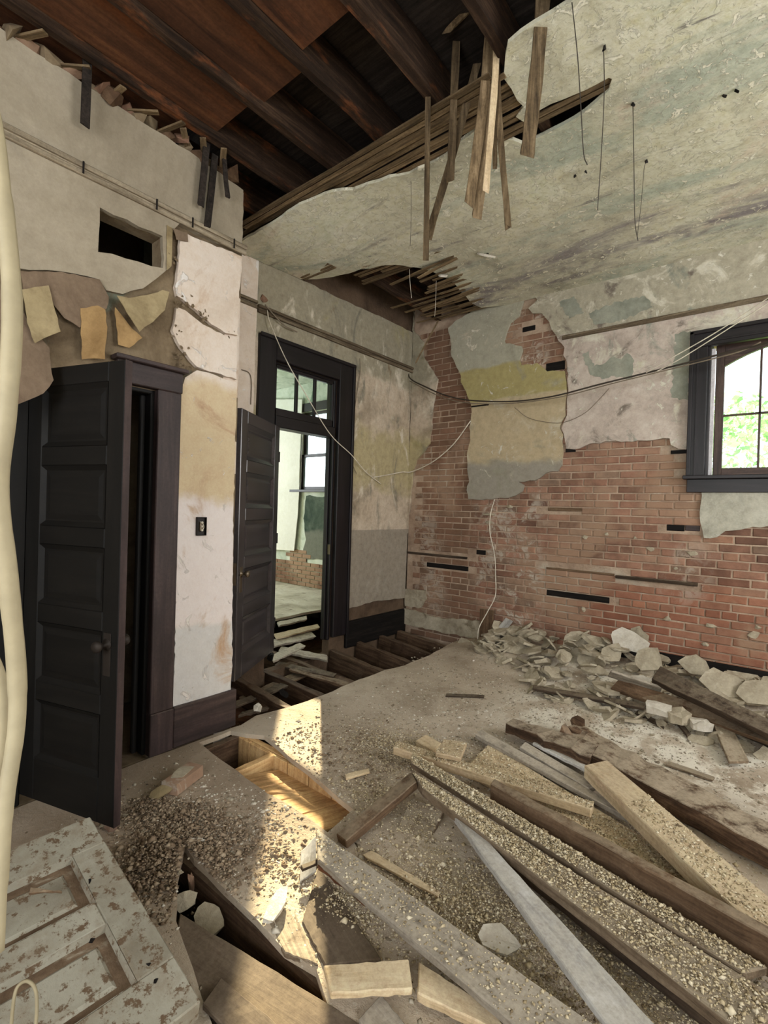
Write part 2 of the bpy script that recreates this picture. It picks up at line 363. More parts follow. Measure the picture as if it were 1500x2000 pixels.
def glass_mat():
    m = bpy.data.materials.new('window_glass'); m.use_nodes = True
    t = m.node_tree; t.nodes.clear()
    o = t.nodes.new('ShaderNodeOutputMaterial'); tr = t.nodes.new('ShaderNodeBsdfTransparent'); gl = t.nodes.new('ShaderNodeBsdfGlossy')
    tr.inputs[0].default_value = (.94, .97, .96, 1); gl.inputs['Roughness'].default_value = .06
    fr = t.nodes.new('ShaderNodeFresnel'); fr.inputs[0].default_value = 1.25
    mx = t.nodes.new('ShaderNodeMixShader')
    t.links.new(fr.outputs[0], mx.inputs[0]); t.links.new(tr.outputs[0], mx.inputs[1]); t.links.new(gl.outputs[0], mx.inputs[2]); t.links.new(mx.outputs[0], o.inputs[0])
    return m
M['glass'] = glass_mat()
def leaf_mat():
    k = NT('leaf')
    cc = k.ramp(k.geo.outputs['Random Per Island'], [(0, c8(120, 160, 104)), (.5, c8(170, 204, 146)), (1, c8(206, 226, 180))])
    m = k.done(cc, .6, .3)
    tr = k.n.new('ShaderNodeBsdfTranslucent'); k.link(cc, tr.inputs[0])
    mx = k.n.new('ShaderNodeMixShader'); mx.inputs[0].default_value = .45
    out = k.n['Material Output']
    k.link(k.b.outputs[0], mx.inputs[1]); k.link(tr.outputs[0], mx.inputs[2]); k.link(mx.outputs[0], out.inputs[0])
    return m
M['leaf'] = leaf_mat()
M['bark'] = wood('bark', c8(50, 40, 30), c8(80, 66, 50), c8(100, 84, 66), None, bump=.8)
M['grass'] = plain('outdoor_grass', c8(120, 150, 80), .9, 0, .1)

# ------------------------------------------------------------------ mesh helpers
def mesh_obj(name, verts, faces, mat, parent=None, matrix=None, smooth=False):
    me = bpy.data.meshes.new(name)
    me.from_pydata([tuple(v) for v in verts], [], faces)
    me.materials.append(mat)
    if smooth: me.polygons.foreach_set('use_smooth', [True]*len(me.polygons))
    me.update()
    o = bpy.data.objects.new(name, me); COL.objects.link(o)
    if matrix is not None: o.matrix_world = matrix
    if parent is not None:
        o.parent = parent
        if matrix is not None: o.matrix_parent_inverse = parent.matrix_world.inverted() if parent.type == 'MESH' else Matrix.Identity(4)
    return o
def fix_normals(o):
    bm = bmesh.new(); bm.from_mesh(o.data); bmesh.ops.recalc_face_normals(bm, faces=bm.faces); bm.to_mesh(o.data); bm.free(); return o
BOXF = [(0, 3, 2, 1), (4, 5, 6, 7), (0, 1, 5, 4), (1, 2, 6, 5), (2, 3, 7, 6), (3, 0, 4, 7)]
def box(name, x0, x1, y0, y1, z0, z1, mat, parent=None, bevel=0):
    """axis box with its own origin at its centre"""
    cx, cy, cz = (x0+x1)/2, (y0+y1)/2, (z0+z1)/2
    dx, dy, dz = abs(x1-x0)/2, abs(y1-y0)/2, abs(z1-z0)/2
    L = max((dx, 0), (dy, 1), (dz, 2))[1]
    # local X = longest side so that grain follows it
    R = {0: Matrix.Identity(3), 1: Matrix(((0, -1, 0), (1, 0, 0), (0, 0, 1))), 2: Matrix(((0, 0, -1), (0, 1, 0), (1, 0, 0)))}[L]
    hx, hy, hz = {0: (dx, dy, dz), 1: (dy, dx, dz), 2: (dz, dy, dx)}[L]
    bm = bmesh.new()
    vs = [bm.verts.new(p) for p in ((-hx, -hy, -hz), (hx, -hy, -hz), (hx, hy, -hz), (-hx, hy, -hz), (-hx, -hy, hz), (hx, -hy, hz), (hx, hy, hz), (-hx, hy, hz))]
    for f in BOXF: bm.faces.new([vs[i] for i in f])
    if bevel: bmesh.ops.bevel(bm, geom=bm.edges[:], offset=min(bevel, hx*.6, hy*.6, hz*.6), segments=1, affect='EDGES')
    me = bpy.data.meshes.new(name); bm.to_mesh(me); bm.free(); me.materials.append(mat)
    o = bpy.data.objects.new(name, me); COL.objects.link(o)
    mt = Matrix.Translation((cx, cy, cz)) @ R.to_4x4()
    if parent is not None:
        o.parent = parent
        o.matrix_basis = mt
    else: o.matrix_world = mt
    return o

def smooth_path(pts, n=8):
    pts = [np.asarray(p, float) for p in pts]
    if len(pts) < 3: return pts
    P = [2*pts[0]-pts[1]]+pts+[2*pts[-1]-pts[-2]]; out = []
    for i in range(1, len(P)-2):
        for t in np.linspace(0, 1, n, endpoint=False):
            a, b, c, d = P[i-1:i+3]
            out.append(.5*((2*b)+(-a+c)*t+(2*a-5*b+4*c-d)*t*t+(-a+3*b-3*c+d)*t**3))
    out.append(pts[-1]); return out
def tube(name, pts, r, mat, parent=None, sides=7, n=8, sm=True):
    path = smooth_path(pts, n) if sm else [np.asarray(p, float) for p in pts]
    V, Fs = [], []; up = np.array([.3, .2, 1.0])
    for i, p in enumerate(path):
        t = path[min(i+1, len(path)-1)]-path[max(i-1, 0)]; t = t/(np.linalg.norm(t)+1e-9)
        a = np.cross(t, up); 
        if np.linalg.norm(a) < .05: a = np.cross(t, [1, 0, 0])
        a /= np.linalg.norm(a); b = np.cross(t, a)
        rr = r[i*len(r)//len(path)] if hasattr(r, '__len__') else r
        for k in range(sides):
            w = 2*math.pi*k/sides; V.append(p+rr*(a*math.cos(w)+b*math.sin(w)))
    m = len(path)
    for i in range(m-1):
        for k in range(sides):
            q = (k+1) % sides; Fs.append((i*sides+k, i*sides+q, (i+1)*sides+q, (i+1)*sides+k))
    Fs.append(tuple(range(sides))[::-1]); Fs.append(tuple((m-1)*sides+k for k in range(sides)))
    return fix_normals(mesh_obj(name, V, Fs, mat, parent, smooth=True))

def lathe(name, prof, mat, parent=None, matrix=None, sides=14):
    V, Fs = [], []
    for r, z in prof:
        for k in range(sides):
            a = 2*math.pi*k/sides; V.append((r*math.cos(a), r*math.sin(a), z))
    for i in range(len(prof)-1):
        for k in range(sides):
            q = (k+1) % sides; Fs.append((i*sides+k, i*sides+q, (i+1)*sides+q, (i+1)*sides+k))
    Fs.append(tuple(range(sides))[::-1]); Fs.append(tuple((len(prof)-1)*sides+k for k in range(sides)))
    o = fix_normals(mesh_obj(name, V, Fs, mat, smooth=True))
    if parent is not None: o.parent = parent
    if matrix is not None: o.matrix_basis = matrix
    return o

def pip(P, poly):
    P = np.asarray(P, float); poly = np.asarray(poly, float)
    x, y = P[:, 0], P[:, 1]; ins = np.zeros(len(P), bool); j = len(poly)-1
    for i in range(len(poly)):
        xi, yi, xj, yj = *poly[i], *poly[j]
        c = ((yi > y) != (yj > y)) & (x < (xj-xi)*(y-yi)/(yj-yi+1e-12)+xi)
        ins ^= c; j = i
    return ins
def ragged(poly, seg, amp, straight=()):
    """subdivide a closed outline and shake it"""
    out = []; n = len(poly)
    for i in range(n):
        a = np.asarray(poly[i], float); b = np.asarray(poly[(i+1) % n], float)
        L = np.linalg.norm(b-a); k = max(1, int(L/seg)); nrm = np.array([-(b-a)[1], (b-a)[0]])/(L+1e-9)
        for j in range(k):
            p = a+(b-a)*j/k
            if i not in straight:
                e = amp if j else amp*.4
                p = p+nrm*random.uniform(-e, e)
            out.append(p)
    return out
def sheet(name, poly, to3, thick, mat, parent=None, holes=(), grid=.15, seg=.06, amp=.008, straight=(), disp=None, hole_amp=None, smooth=False):
    """flat plate with a broken outline: poly in plane coordinates, to3(u,v,w) -> xyz with w along the front normal"""
    loops = [ragged(poly, seg, amp, straight)]+[ragged(h, seg, amp if hole_amp is None else hole_amp) for h in holes]
    vs, ed = [], []
    for lp in loops:
        s = len(vs); vs += [Vector((float(p[0]), float(p[1]))) for p in lp]
        ed += [(s+i, s+(i+1) % len(lp)) for i in range(len(lp))]
    A = np.array([[v.x, v.y] for v in vs]); lo, hi = A.min(0), A.max(0)
    if grid:
        gx = np.arange(lo[0]+grid*.5, hi[0], grid); gy = np.arange(lo[1]+grid*.5, hi[1], grid)
        G = np.array([(x, y) for x in gx for y in gy])
        if len(G):
            G = G+RNG.uniform(-grid*.25, grid*.25, G.shape)
            keep = pip(G, loops[0])
            for h in loops[1:]: keep &= ~pip(G, h)
            # keep clear of the outline
            G = G[keep]
            if len(G):
                d = np.min(np.linalg.norm(G[:, None]-A[None], axis=2), axis=1) if len(G)*len(A) < 4e6 else np.ones(len(G))
                G = G[d > seg*.45]
            vs += [Vector((float(p[0]), float(p[1]))) for p in G]
    v2, _, f2, *_ = geometry.delaunay_2d_cdt(vs, ed, [], 0, 1e-5)
    P = np.array([[v.x, v.y] for v in v2]); f2 = [tuple(f) for f in f2]
    cen = np.array([P[list(f)].mean(0) for f in f2]); keep = pip(cen, loops[0])
    for h in loops[1:]: keep &= ~pip(cen, h)
    f2 = [f for f, k in zip(f2, keep) if k]
    n = len(P); V = []
    for p in P:
        w = disp(p[0], p[1]) if disp else 0
        V.append(to3(p[0], p[1], w))
    for p in P:
        w = disp(p[0], p[1]) if disp else 0
        V.append(to3(p[0], p[1], w-thick))
    Fs = list(f2)+[tuple(n+i for i in f[::-1]) for f in f2]
    cnt = {}
    for f in f2:
        for i in range(3):
            e = (f[i], f[(i+1) % 3]); cnt[e] = 1
    for (a, b) in list(cnt):
        if (b, a) not in cnt: Fs.append((b, a, n+a, n+b))
    o = mesh_obj(name, V, Fs, mat, parent)
    bm = bmesh.new(); bm.from_mesh(o.data)
    loose = [v for v in bm.verts if not v.link_faces]; bmesh.ops.delete(bm, geom=loose, context='VERTS')
    bmesh.ops.recalc_face_normals(bm, faces=bm.faces); bm.to_mesh(o.data); bm.free()
    return o
def onYW(y0): return lambda u, v, w: (u, y0-w, v)        # plane facing -Y: u = X, v = Z
def onXW(x0): return lambda u, v, w: (x0+w, u, v)        # plane facing +X: u = Y, v = Z
def onCE(z0): return lambda u, v, w: (u, v, z0-w)        # ceiling facing down
def onFL(z0): return lambda u, v, w: (u, v, z0+w)        # floor facing up
def pyz(pts, X): return [tuple(pX(x, y, X)[1:]) for x, y in pts]
def pxz(pts, Y=YB): return [(pY(x, y, Y)[0], pY(x, y, Y)[2]) for x, y in pts]
def pxy(pts, Z=0): return [tuple(pZ(x, y, Z)[:2]) for x, y in pts]

PLANKS = {}
def board3(name, q, thick, mat, parent=None, ragged_end=.0, nseg=10, bow=0, rough=.0015):
    """q: four top-face corners (front start, front end, back end, back start); solid board below them, local X along its length"""
    q = [np.asarray(p, float) for p in q]
    a = (q[0]+q[3])/2; b = (q[1]+q[2])/2
    ex = b-a; L = np.linalg.norm(ex); ex /= L
    wv = (q[3]-q[0]+q[2]-q[1])/2
    nz = np.cross(ex, wv); nz /= np.linalg.norm(nz)
    if nz[2] < 0: nz = -nz
    ey = np.cross(nz, ex); c = (a+b)/2
    Rm = Matrix(((ex[0], ey[0], nz[0], c[0]), (ex[1], ey[1], nz[1], c[1]), (ex[2], ey[2], nz[2], c[2]), (0, 0, 0, 1)))
    loc = [np.array([np.dot(p-c, ex), np.dot(p-c, ey), np.dot(p-c, nz)]) for p in q]
    V, Fs = [], []
    for i in range(nseg+1):
        t = i/nseg
        f = loc[0]*(1-t)+loc[1]*t; k = loc[3]*(1-t)+loc[2]*t
        ring = [f, k, k-np.array([0, 0, thick]), f-np.array([0, 0, thick])]
        for j, p in enumerate(ring):
            p = p.copy(); p[2] += bow*(4*t*(1-t))
            if 0 < i < nseg: p += np.array([0, random.uniform(-rough, rough)*1.5, random.uniform(-rough, rough)])
            elif ragged_end: p[0] += random.uniform(-ragged_end, ragged_end)
            V.append(p)
    for i in range(nseg):
        for j in range(4):
            k = (j+1) % 4; Fs.append((i*4+j, i*4+k, i*4+4+k, i*4+4+j))
    Fs += [(0, 1, 2, 3), (nseg*4+3, nseg*4+2, nseg*4+1, nseg*4)]
    o = mesh_obj(name, V, Fs, mat)
    bm = bmesh.new(); bm.from_mesh(o.data)
    bmesh.ops.recalc_face_normals(bm, faces=bm.faces)
    sharp = [e for e in bm.edges if len(e.link_faces) == 2 and e.calc_face_angle(0) > 1.0]
    bmesh.ops.bevel(bm, geom=sharp, offset=min(.004, thick*.15), segments=1, affect='EDGES')
    bm.to_mesh(o.data); bm.free()
    o.matrix_world = Rm
    if parent is not None: o.parent = parent
    return o, loc, Rm
def plank(label, px, thick, mat, name='plank', cat='plank', group=None, z=None, **kw):
    pts = [pZ(*p) if len(p) == 3 else pF(p[0], p[1], z) for p in px]
    o, loc, Rm = board3(name, pts, thick, M[mat], **kw)
    tag(o, label, cat, group); PLANKS[label] = (loc, Rm)
    return o

def hull_mesh(name, pts, mat):
    bm = bmesh.new()
    for p in pts: bm.verts.new(p)
    r = bmesh.ops.convex_hull(bm, input=bm.verts[:])
    bmesh.ops.delete(bm, geom=[g for g in r['geom_interior'] if isinstance(g, bmesh.types.BMVert)], context='VERTS')
    bmesh.ops.recalc_face_normals(bm, faces=bm.faces)
    me = bpy.data.meshes.new(name); bm.to_mesh(me); bm.free(); me.materials.append(mat)
    return me
def slab_mesh(name, sx, sy, t, mat, n=8):
    """irregular broken plate: jagged outline, uneven faces"""
    n = max(5, n+2); a0 = random.uniform(0, 6.3); top, bot = [], []
    e = random.choice((2.2, 3.0, 5.0))                       # rounded to squarish
    for i in range(n):
        a = a0+2*math.pi*(i+random.uniform(-.33, .33))/n
        r = random.uniform(.74, 1.12)/(abs(math.cos(a))**e+abs(math.sin(a))**e)**(1/e)
        x, y = math.cos(a)*sx/2*r, math.sin(a)*sy/2*r
        top.append((x, y, t/2+random.uniform(-.3, .2)*t)); k = random.uniform(.86, 1.05)
        bot.append((x*k, y*k, -t/2+random.uniform(-.1, .1)*t))
    V = top+bot+[(random.uniform(-.1, .1)*sx, random.uniform(-.1, .1)*sy, t*.62), (0, 0, -t/2)]
    Fs = []
    for i in range(n):
        q = (i+1) % n
        Fs += [(i, q, 2*n), (n+q, n+i, 2*n+1), (i, n+i, n+q), (i, n+q, q)]
    me = bpy.data.meshes.new(name); me.from_pydata(V, [], Fs); me.materials.append(mat)
    bm = bmesh.new(); bm.from_mesh(me); bmesh.ops.recalc_face_normals(bm, faces=bm.faces); bm.to_mesh(me); bm.free()
    return me
def rock_mesh(name, sx, sy, sz, mat, n=14):
    pts = []
    for i in range(n):
        v = Vector((random.gauss(0, 1), random.gauss(0, 1), random.gauss(0, 1))).normalized()*random.uniform(.8, 1)
        pts.append((v.x*sx/2, v.y*sy/2, v.z*sz/2))
    return hull_mesh(name, pts, mat)
def put(name, me, loc, rot=(0, 0, 0), scale=1):
    o = bpy.data.objects.new(name, me); COL.objects.link(o)
    o.location = loc; o.rotation_euler = rot; o.scale = (scale,)*3 if not hasattr(scale, '__len__') else scale
    return o
def crumbs(name, P, size, mat, flat=1.0):
    """many little broken grains as one mesh (octahedra, jittered)"""
    P = np.asarray(P, float); n = len(P)
    base = np.array([[1, 0, 0], [-1, 0, 0], [0, 1, 0], [0, -1, 0], [0, 0, 1], [0, 0, -.4]], float)
    tri = np.array([[0, 2, 4], [2, 1, 4], [1, 3, 4], [3, 0, 4], [2, 0, 5], [1, 2, 5], [3, 1, 5], [0, 3, 5]])
    s = size*np.exp(RNG.normal(0, .45, n))
    off = base[None]*RNG.uniform(.6, 1.3, (n, 6, 3))*s[:, None, None]
    off[:, :, 0] *= RNG.uniform(.8, 1.8, (n, 1)); off[:, :, 2] *= flat
    a = RNG.uniform(0, 2*np.pi, n); ca, sa = np.cos(a)[:, None], np.sin(a)[:, None]
    x = off[:, :, 0]*ca-off[:, :, 1]*sa; y = off[:, :, 0]*sa+off[:, :, 1]*ca
    off = np.stack([x, y, off[:, :, 2]], 2)
    V = (P[:, None]+off).reshape(-1, 3)
    Fc = (tri[None]+6*np.arange(n)[:, None, None]).reshape(-1, 3)
    me = bpy.data.meshes.new(name)
    me.vertices.add(len(V)); me.vertices.foreach_set('co', V.ravel().astype(np.float32))
    me.loops.add(len(Fc)*3); me.loops.foreach_set('vertex_index', Fc.ravel().astype(np.int32))
    me.polygons.add(len(Fc)); me.polygons.foreach_set('loop_start', np.arange(0, len(Fc)*3, 3).astype(np.int32))
    me.polygons.foreach_set('loop_total', np.full(len(Fc), 3, np.int32)) if hasattr(me.polygons[0], 'loop_total') else None
    me.update(calc_edges=True); me.validate()
    me.materials.append(mat)
    o = bpy.data.objects.new(name, me); COL.objects.link(o)
    return o

# ================================================================== STRUCTURE
def struct(o, label=None):
    o['kind'] = 'structure'
    if label: o['label'] = label
    return o

# ---- brick wall at the back -------------------------------------------------
WX0, WX1, WZ0, WZ1 = -.53, .66, 1.80, 2.96      # window opening
wall_back = struct(sheet('wall_back', [(-3.53, -.5), (2.7, -.5), (2.7, 3.95), (-3.53, 3.95)], onYW(YB+.009), .34, M['mortar'], None,
    holes=[[(WX0, WZ0), (WX1, WZ0), (WX1, WZ1), (WX0, WZ1)]], grid=.8, seg=.5, amp=0, hole_amp=0), 'brick wall with broken patches of plaster and a window')

def clampx(poly, lo=-3.528): return [(max(x, lo), z) for x, z in poly]
PB1 = clampx(pxz([(800, 648), (818, 656), (829, 668), (828, 694), (838, 713), (850, 731), (857, 741), (852, 764), (848, 790), (845, 819), (841, 866), (828, 886), (816, 898), (809, 917), (806, 946), (803, 975), (799, 1006), (796, 1035), (700, 1035), (700, 640)]))
PB2 = pxz([(877, 642), (883, 673), (883, 697), (893, 718), (902, 735), (902, 747), (913, 766), (922, 790), (922, 814), (918, 836), (921, 860), (914, 888), (914, 917), (918, 941), (913, 958), (916, 975), (934, 976), (962, 975), (996, 972), (1010, 968), (1022, 960), (1025, 948), (1015, 941), (1046, 939), (1056, 933), (1068, 924), (1090, 921), (1099, 908), (1100, 874), (1102, 850), (1094, 836), (1106, 812), (1107, 776), (1107, 747), (1104, 726), (1070, 726), (1051, 710), (1020, 714), (1016, 704), (1022, 685), (1020, 678), (989, 672), (986, 666), (998, 632), (1016, 618), (1020, 602), (1024, 582), (960, 590), (890, 628)])
PB3 = pxz([(1040, 575), (1051, 586), (1034, 603), (1042, 613), (1061, 613), (1075, 630), (1078, 644), (1092, 666), (1104, 680), (1102, 694), (1109, 714), (1110, 750), (1109, 812), (1099, 838), (1106, 862), (1108, 877), (1124, 878), (1153, 867), (1193, 863), (1247, 861), (1308, 857), (1311, 869), (1327, 877), (1347, 878)])
PB3 += [(-.53, 2.05), (-.53, 3.0), (.66, 3.0), (.66, 1.75), (.75, .34), (2.6, .34), (2.6, 3.66)]
PB3 += [(-1.2, 3.68)]
PB4 = pxz([(1369, 955), (1370, 978), (1368, 1021), (1375, 1050), (1401, 1049), (1417, 1037), (1447, 1034), (1471, 1029), (1500, 1027)])+[(.3, 1.36), (.74, 1.3), (.74, 1.8), (-.5, 1.8)]
PB5 = clampx(pxz([(790, 1150), (833, 1153), (834, 1170), (824, 1187), (785, 1182)]))
PB6 = clampx(pxz([(785, 1186), (830, 1197), (851, 1205), (914, 1210), (941, 1213), (939, 1247), (880, 1237), (785, 1216)]))
TP = .022
for nm, pl, mt, tk in (('plaster', PB1, 'alcove', TP), ('plaster', PB2, 'brick_plaster_a', TP), ('plaster', PB3, 'brick_plaster_b', TP), ('plaster', PB4, 'brick_plaster_c', .016), ('plaster', PB5, 'chunk', .02), ('plaster', PB6, 'chunk', .03)):
    dsp = lambda u, v: .006*mnoise.noise(Vector((u*2.2, v*2.2, 1)))
    sheet(nm, pl, onYW(YB-tk), tk+.002, M[mt], wall_back, grid=.22, seg=.045, amp=.009, disp=dsp)
for q in ([(1138, 690), (1150, 686), (1160, 716), (1182, 708), (1198, 695), (1214, 702), (1224, 690), (1237, 700), (1236, 742), (1200, 734), (1176, 740), (1150, 728)], [(1318, 652), (1349, 646), (1345, 782), (1311, 776), (1316, 704)], [(1150, 612), (1205, 590), (1260, 578), (1275, 600), (1210, 628), (1160, 634)], [(1092, 590), (1122, 578), (1140, 610), (1112, 622)]):
    sheet('peeled_patch', pxz(q, YB-TP), onYW(YB-TP-.0012), .001, M['peeled'], wall_back, grid=.1, seg=.022, amp=.012, disp=dsp)
PLB = [PB1, PB2, PB3, PB4, PB5]

# wooden nailing strips; black blocks carry the shade of empty gaps in the brickwork (pixel line, height in metres, material, recess)
SOCK = []
for a, b, h, mt, rec, nm in (((833, 1102), (914, 1112), .052, 'char_gap', .004, 'dark_gap_block'), ((795, 1078), (912, 1091), .026, 'plank_dark', -.008, 'nailing_strip'),
        ((1066, 1157), (1190, 1173), .055, 'char_gap', .004, 'dark_gap_block'), ((1302, 1031), (1337, 1031), .052, 'char_gap', .004, 'dark_gap_block'), ((1338, 1031), (1367, 1031), .052, 'trim_brown', .003, 'dark_gap_block'),
        ((1203, 1126), (1363, 1142), .028, 'plank_dark', -.02, 'nailing_strip'), ((1067, 1108), (1200, 1124), .02, 'plank_brown', -.004, 'nailing_strip'), ((1310, 882), (1345, 883), .03, 'char_gap', -.004, 'dark_gap_block'), ((1070, 995), (1136, 995), .034, 'plank_brown', .0, 'nailing_strip'),
        ((1104, 879), (1124, 880), .035, 'char_gap', .004, 'dark_gap_block'), ((930, 1077), (948, 1081), .05, 'char_gap', .004, 'dark_gap_block'), ((1066, 716), (1103, 714), .09, 'char_gap', .004, 'dark_gap_block'), ((922, 796), (957, 790), .02, 'char_gap', -.024, 'nailing_strip'), ((1020, 643), (1045, 640), .05, 'char_gap', .004, 'dark_gap_block')):
    A, B = pY(*a), pY(*b); z = (A[2]+B[2])/2
    x0, x1 = A[0], B[0]
    box(nm, x0, x1, YB+rec, YB+.09, z-h/2, z+h/2, M[mt], wall_back, bevel=.003)
    SOCK.append((x0, x1, z-h/2, z+h/2))

# bricks, one by one where they show largest
random.seed(11)
def brick_mesh(L):
    bm = bmesh.new(); bmesh.ops.create_cube(bm, size=1)
    for v in bm.verts:
        v.co.x *= L*random.uniform(.985, 1.0); v.co.y *= .06; v.co.z *= .057*random.uniform(.97, 1.02)
        v.co.x += random.uniform(-.002, .002); v.co.z += random.uniform(-.002, .002)
    front = [e for e in bm.edges if all(v.co.y < 0 for v in e.verts)]
    bmesh.ops.bevel(bm, geom=front, offset=.005, segments=1, affect='EDGES')
    me = bpy.data.meshes.new('brick'); bm.to_mesh(me); bm.free(); me.materials.append(M['brick']); return me
BM = {L: [brick_mesh(L) for _ in range(4)] for L in (.206, .099)}
cand = []
H = .0677
for k in range(56):
    z = .04+H*k; hdr = (k % 7 == 3); L = .099 if hdr else .206
    x = -3.55+(0 if k % 2 else -.107)+random.uniform(-.01, .01)
    while x < .72:
        xc = x+L/2
        x += L+.0105
        if xc-L/2 < -3.53 or (WX0-.03 < xc+L/2 and xc-L/2 < WX1+.03 and WZ0-.04 < z < WZ1+.04): continue
        if any(s0-.012 < xc+L/2-.02 and s1+.012 > xc-L/2+.02 and q0 < z+.02 and q1 > z-.02 for s0, s1, q0, q1 in SOCK): continue
        q = [(xc+dx*L*.5, z+dz*.03) for dx in (-1, 0, 1) for dz in (-1, 1)]
        if any(all(pip(q, p)) for p in PLB): continue
        if z > 3.62: continue
        d = AX @ (np.array([xc, YB, z])-CAM0); u, v = W_PX/2+F_PX*d[0]/d[2], H_PX/2-F_PX*d[1]/d[2]
        seen = (-20 < u < 1520) and z > .3
        cand.append((not seen, d[2]-(.6 if L > .15 else 0), xc, z, L))
cand.sort()
mass_v, mass_f = [], []
for i, (ns, _, xc, z, L) in enumerate(cand):
    me = random.choice(BM[L]); yy = YB+.03+random.uniform(-.003, .006); tilt = random.uniform(-.008, .008)
    if i < 300:
        o = bpy.data.objects.new('brick', me); COL.objects.link(o); o.parent = wall_back
        o.location = (xc, yy, z); o.rotation_euler = (0, tilt, random.uniform(-.006, .006))
    else:
        s = len(mass_v)
        mass_v += [(v.co.x+xc, v.co.y+yy, v.co.z+z) for v in me.vertices]; mass_f += [tuple(s+j for j in p.vertices) for p in me.polygons]
tag(mesh_obj('brickwork', mass_v, mass_f, M['brick_mass'], wall_back), kind='stuff')
# lumps of plaster still stuck to the bricks
for (x, y, w, h) in ((1303, 1208, .09, .05), (1388, 1222, .09, .05), (1472, 1240, .1, .08), (1138, 1190, .08, .06), (1352, 1080, .1, .055), (1270, 1072, .08, .05), (1143, 1050, .07, .05), (1240, 1050, .04, .03), (1185, 1043, .05, .04), (1320, 1110, .04, .03), (995, 990, .1, .05), (955, 1020, .12, .05), (1480, 1225, .06, .05), (1378, 1258, .07, .04), (955, 1005, .16, .04)):
    p = pY(x, y); me = rock_mesh('plaster_lump', w, .035, h, M['chunk'])
    o = put('plaster_lump', me, (p[0], YB-.003, p[2])); o.parent = wall_back

# picture rail on the brick wall
trim_1 = struct(box('trim_1', -1.72, 2.6, YB-.045, YB-.022, 3.185, 3.225, M['rail_dark'], None, .006), 'bare wooden picture rail over the pink plaster of the brick wall')
bb = struct(box('baseboard_back', -1.45, 2.65, YB-.035, YB, .1, .335, M['char_gap'], None, .006), 'black baseboard behind the plaster rubble')

# ---- window in the brick wall ------------------------------------------------
w1 = struct(empty('window_1', (0, YB, 1.8)), 'black framed window with arched top light, trees beyond'); 
def wpart(name, x0, x1, y0, y1, z0, z1, mat, bevel=.004, par=None):
    o = box(name, x0, x1, y0, y1, z0, z1, M[mat], None, bevel); o.parent = par or w1
    o.matrix_parent_inverse = Matrix.Translation((0, -YB, -1.8)) if par is None else Matrix.Identity(4)
    return o
for x0, x1 in ((-.645, -.52), (.65, .775)):
    wpart('casing', x0, x1, YB-.05, YB, 1.845, 2.9, 'trim_dark')
    e = x0 if x0 < 0 else x1-.028
    wpart('back_band', e, e+.028, YB-.07, YB-.05, 1.845, 3.03, 'trim_dark')
    e = x0+.05; wpart('casing_bead', e, e+.014, YB-.056, YB-.05, 1.845, 2.9, 'trim_dark')
wpart('casing', -.645, .775, YB-.05, YB, 2.9, 3.03, 'trim_dark'); wpart('back_band', -.645, .775, YB-.07, YB-.05, 3.005, 3.035, 'trim_dark')
wpart('casing_bead', -.52, .65, YB-.056, YB-.05, 2.93, 2.945, 'trim_dark')
wpart('sill', -.665, .795, YB-.085, YB+.16, 1.815, 1.845, 'trim_dark'); wpart('apron', -.64, .77, YB-.04, YB, 1.706, 1.815, 'trim_dark')
for x0 in (-.53, .635): wpart('jamb', x0, x0+.025, YB, YB+.3, 1.845, 2.96, 'trim_dark')
for x0 in (-.505, .605): wpart('parting_strip', x0, x0+.03, YB+.05, YB+.085, 1.845, 2.9, 'strip_white')
for x0 in (-.478, .575): wpart('sash_stile', x0, x0+.062, YB+.12, YB+.16, 1.845, 2.96, 'sash')
wpart('sash_rail', -.42, .58, YB+.12, YB+.16, 1.85, 1.915, 'sash')
arc = [(x, 2.9-.62*(x-.06)**2) for x in np.linspace(-.416, .576, 14)]
o = sheet('arched_rail', arc+[(.576, 2.96), (-.416, 2.96)], onYW(YB+.12), .04, M['sash'], None, grid=0, seg=.2, amp=0); o.parent = w1; o.matrix_parent_inverse = Matrix.Translation((0, -YB, -1.8))
for x in (-.176, .066, .304): wpart('muntin', x-.008, x+.008, YB+.125, YB+.155, 1.91, 2.93, 'sash', .002)
wpart('muntin', -.42, .58, YB+.125, YB+.155, 2.342, 2.358, 'sash', .002)
wpart('pane', -.42, .58, YB+.138, YB+.142, 1.9, 2.94, 'glass', 0)

# ---- left wall: pier and closet ----------------------------------------------
CY0, CY1, CZ1 = .74, 1.385, 2.14                # closet opening
HATCH = pyz([(195, 405), (318, 462), (318, 523), (193, 492)], XP)
wall_left = struct(sheet('wall_left', [(-2.7, -.5), (1.944, -.5), (1.944, 3.6), (-2.7, 3.6)], onXW(XP-.03), .1, M['scratch_coat'], None,
    holes=[[(CY0, -.02), (CY1, -.02), (CY1, CZ1), (CY0, CZ1)], HATCH], grid=.3, seg=.25, amp=0, hole_amp=0,
    disp=lambda u, v: .006*mnoise.noise(Vector((u*3, v*3, 0)))), 'left wall with closet opening, layered peeling plaster and a hole near the top')
box('pier_end', -3.78, XP-.03, 1.83, 1.944, -.5, 3.6, M['pier'], wall_left)
up = pyz([(474, 496), (475, 372), (462, 362), (448, 352), (390, 311), (300, 252), (200, 186), (100, 120), (0, 55)], XP)
up += [(-2.6, 3.63), (-2.6, 2.6)]+pyz([(0, 522), (60, 527), (120, 530), (195, 545), (208, 566), (240, 573), (280, 563), (306, 545), (322, 530), (331, 520), (333, 470), (336, 452), (350, 438)], XP)
sheet('plaster', up, onXW(XP), .03, M['left_upper'], wall_left, holes=[HATCH], grid=.2, seg=.06, amp=.006, hole_amp=.01, disp=lambda u, v: .008*mnoise.noise(Vector((u*1.7, v*1.7, 5))))
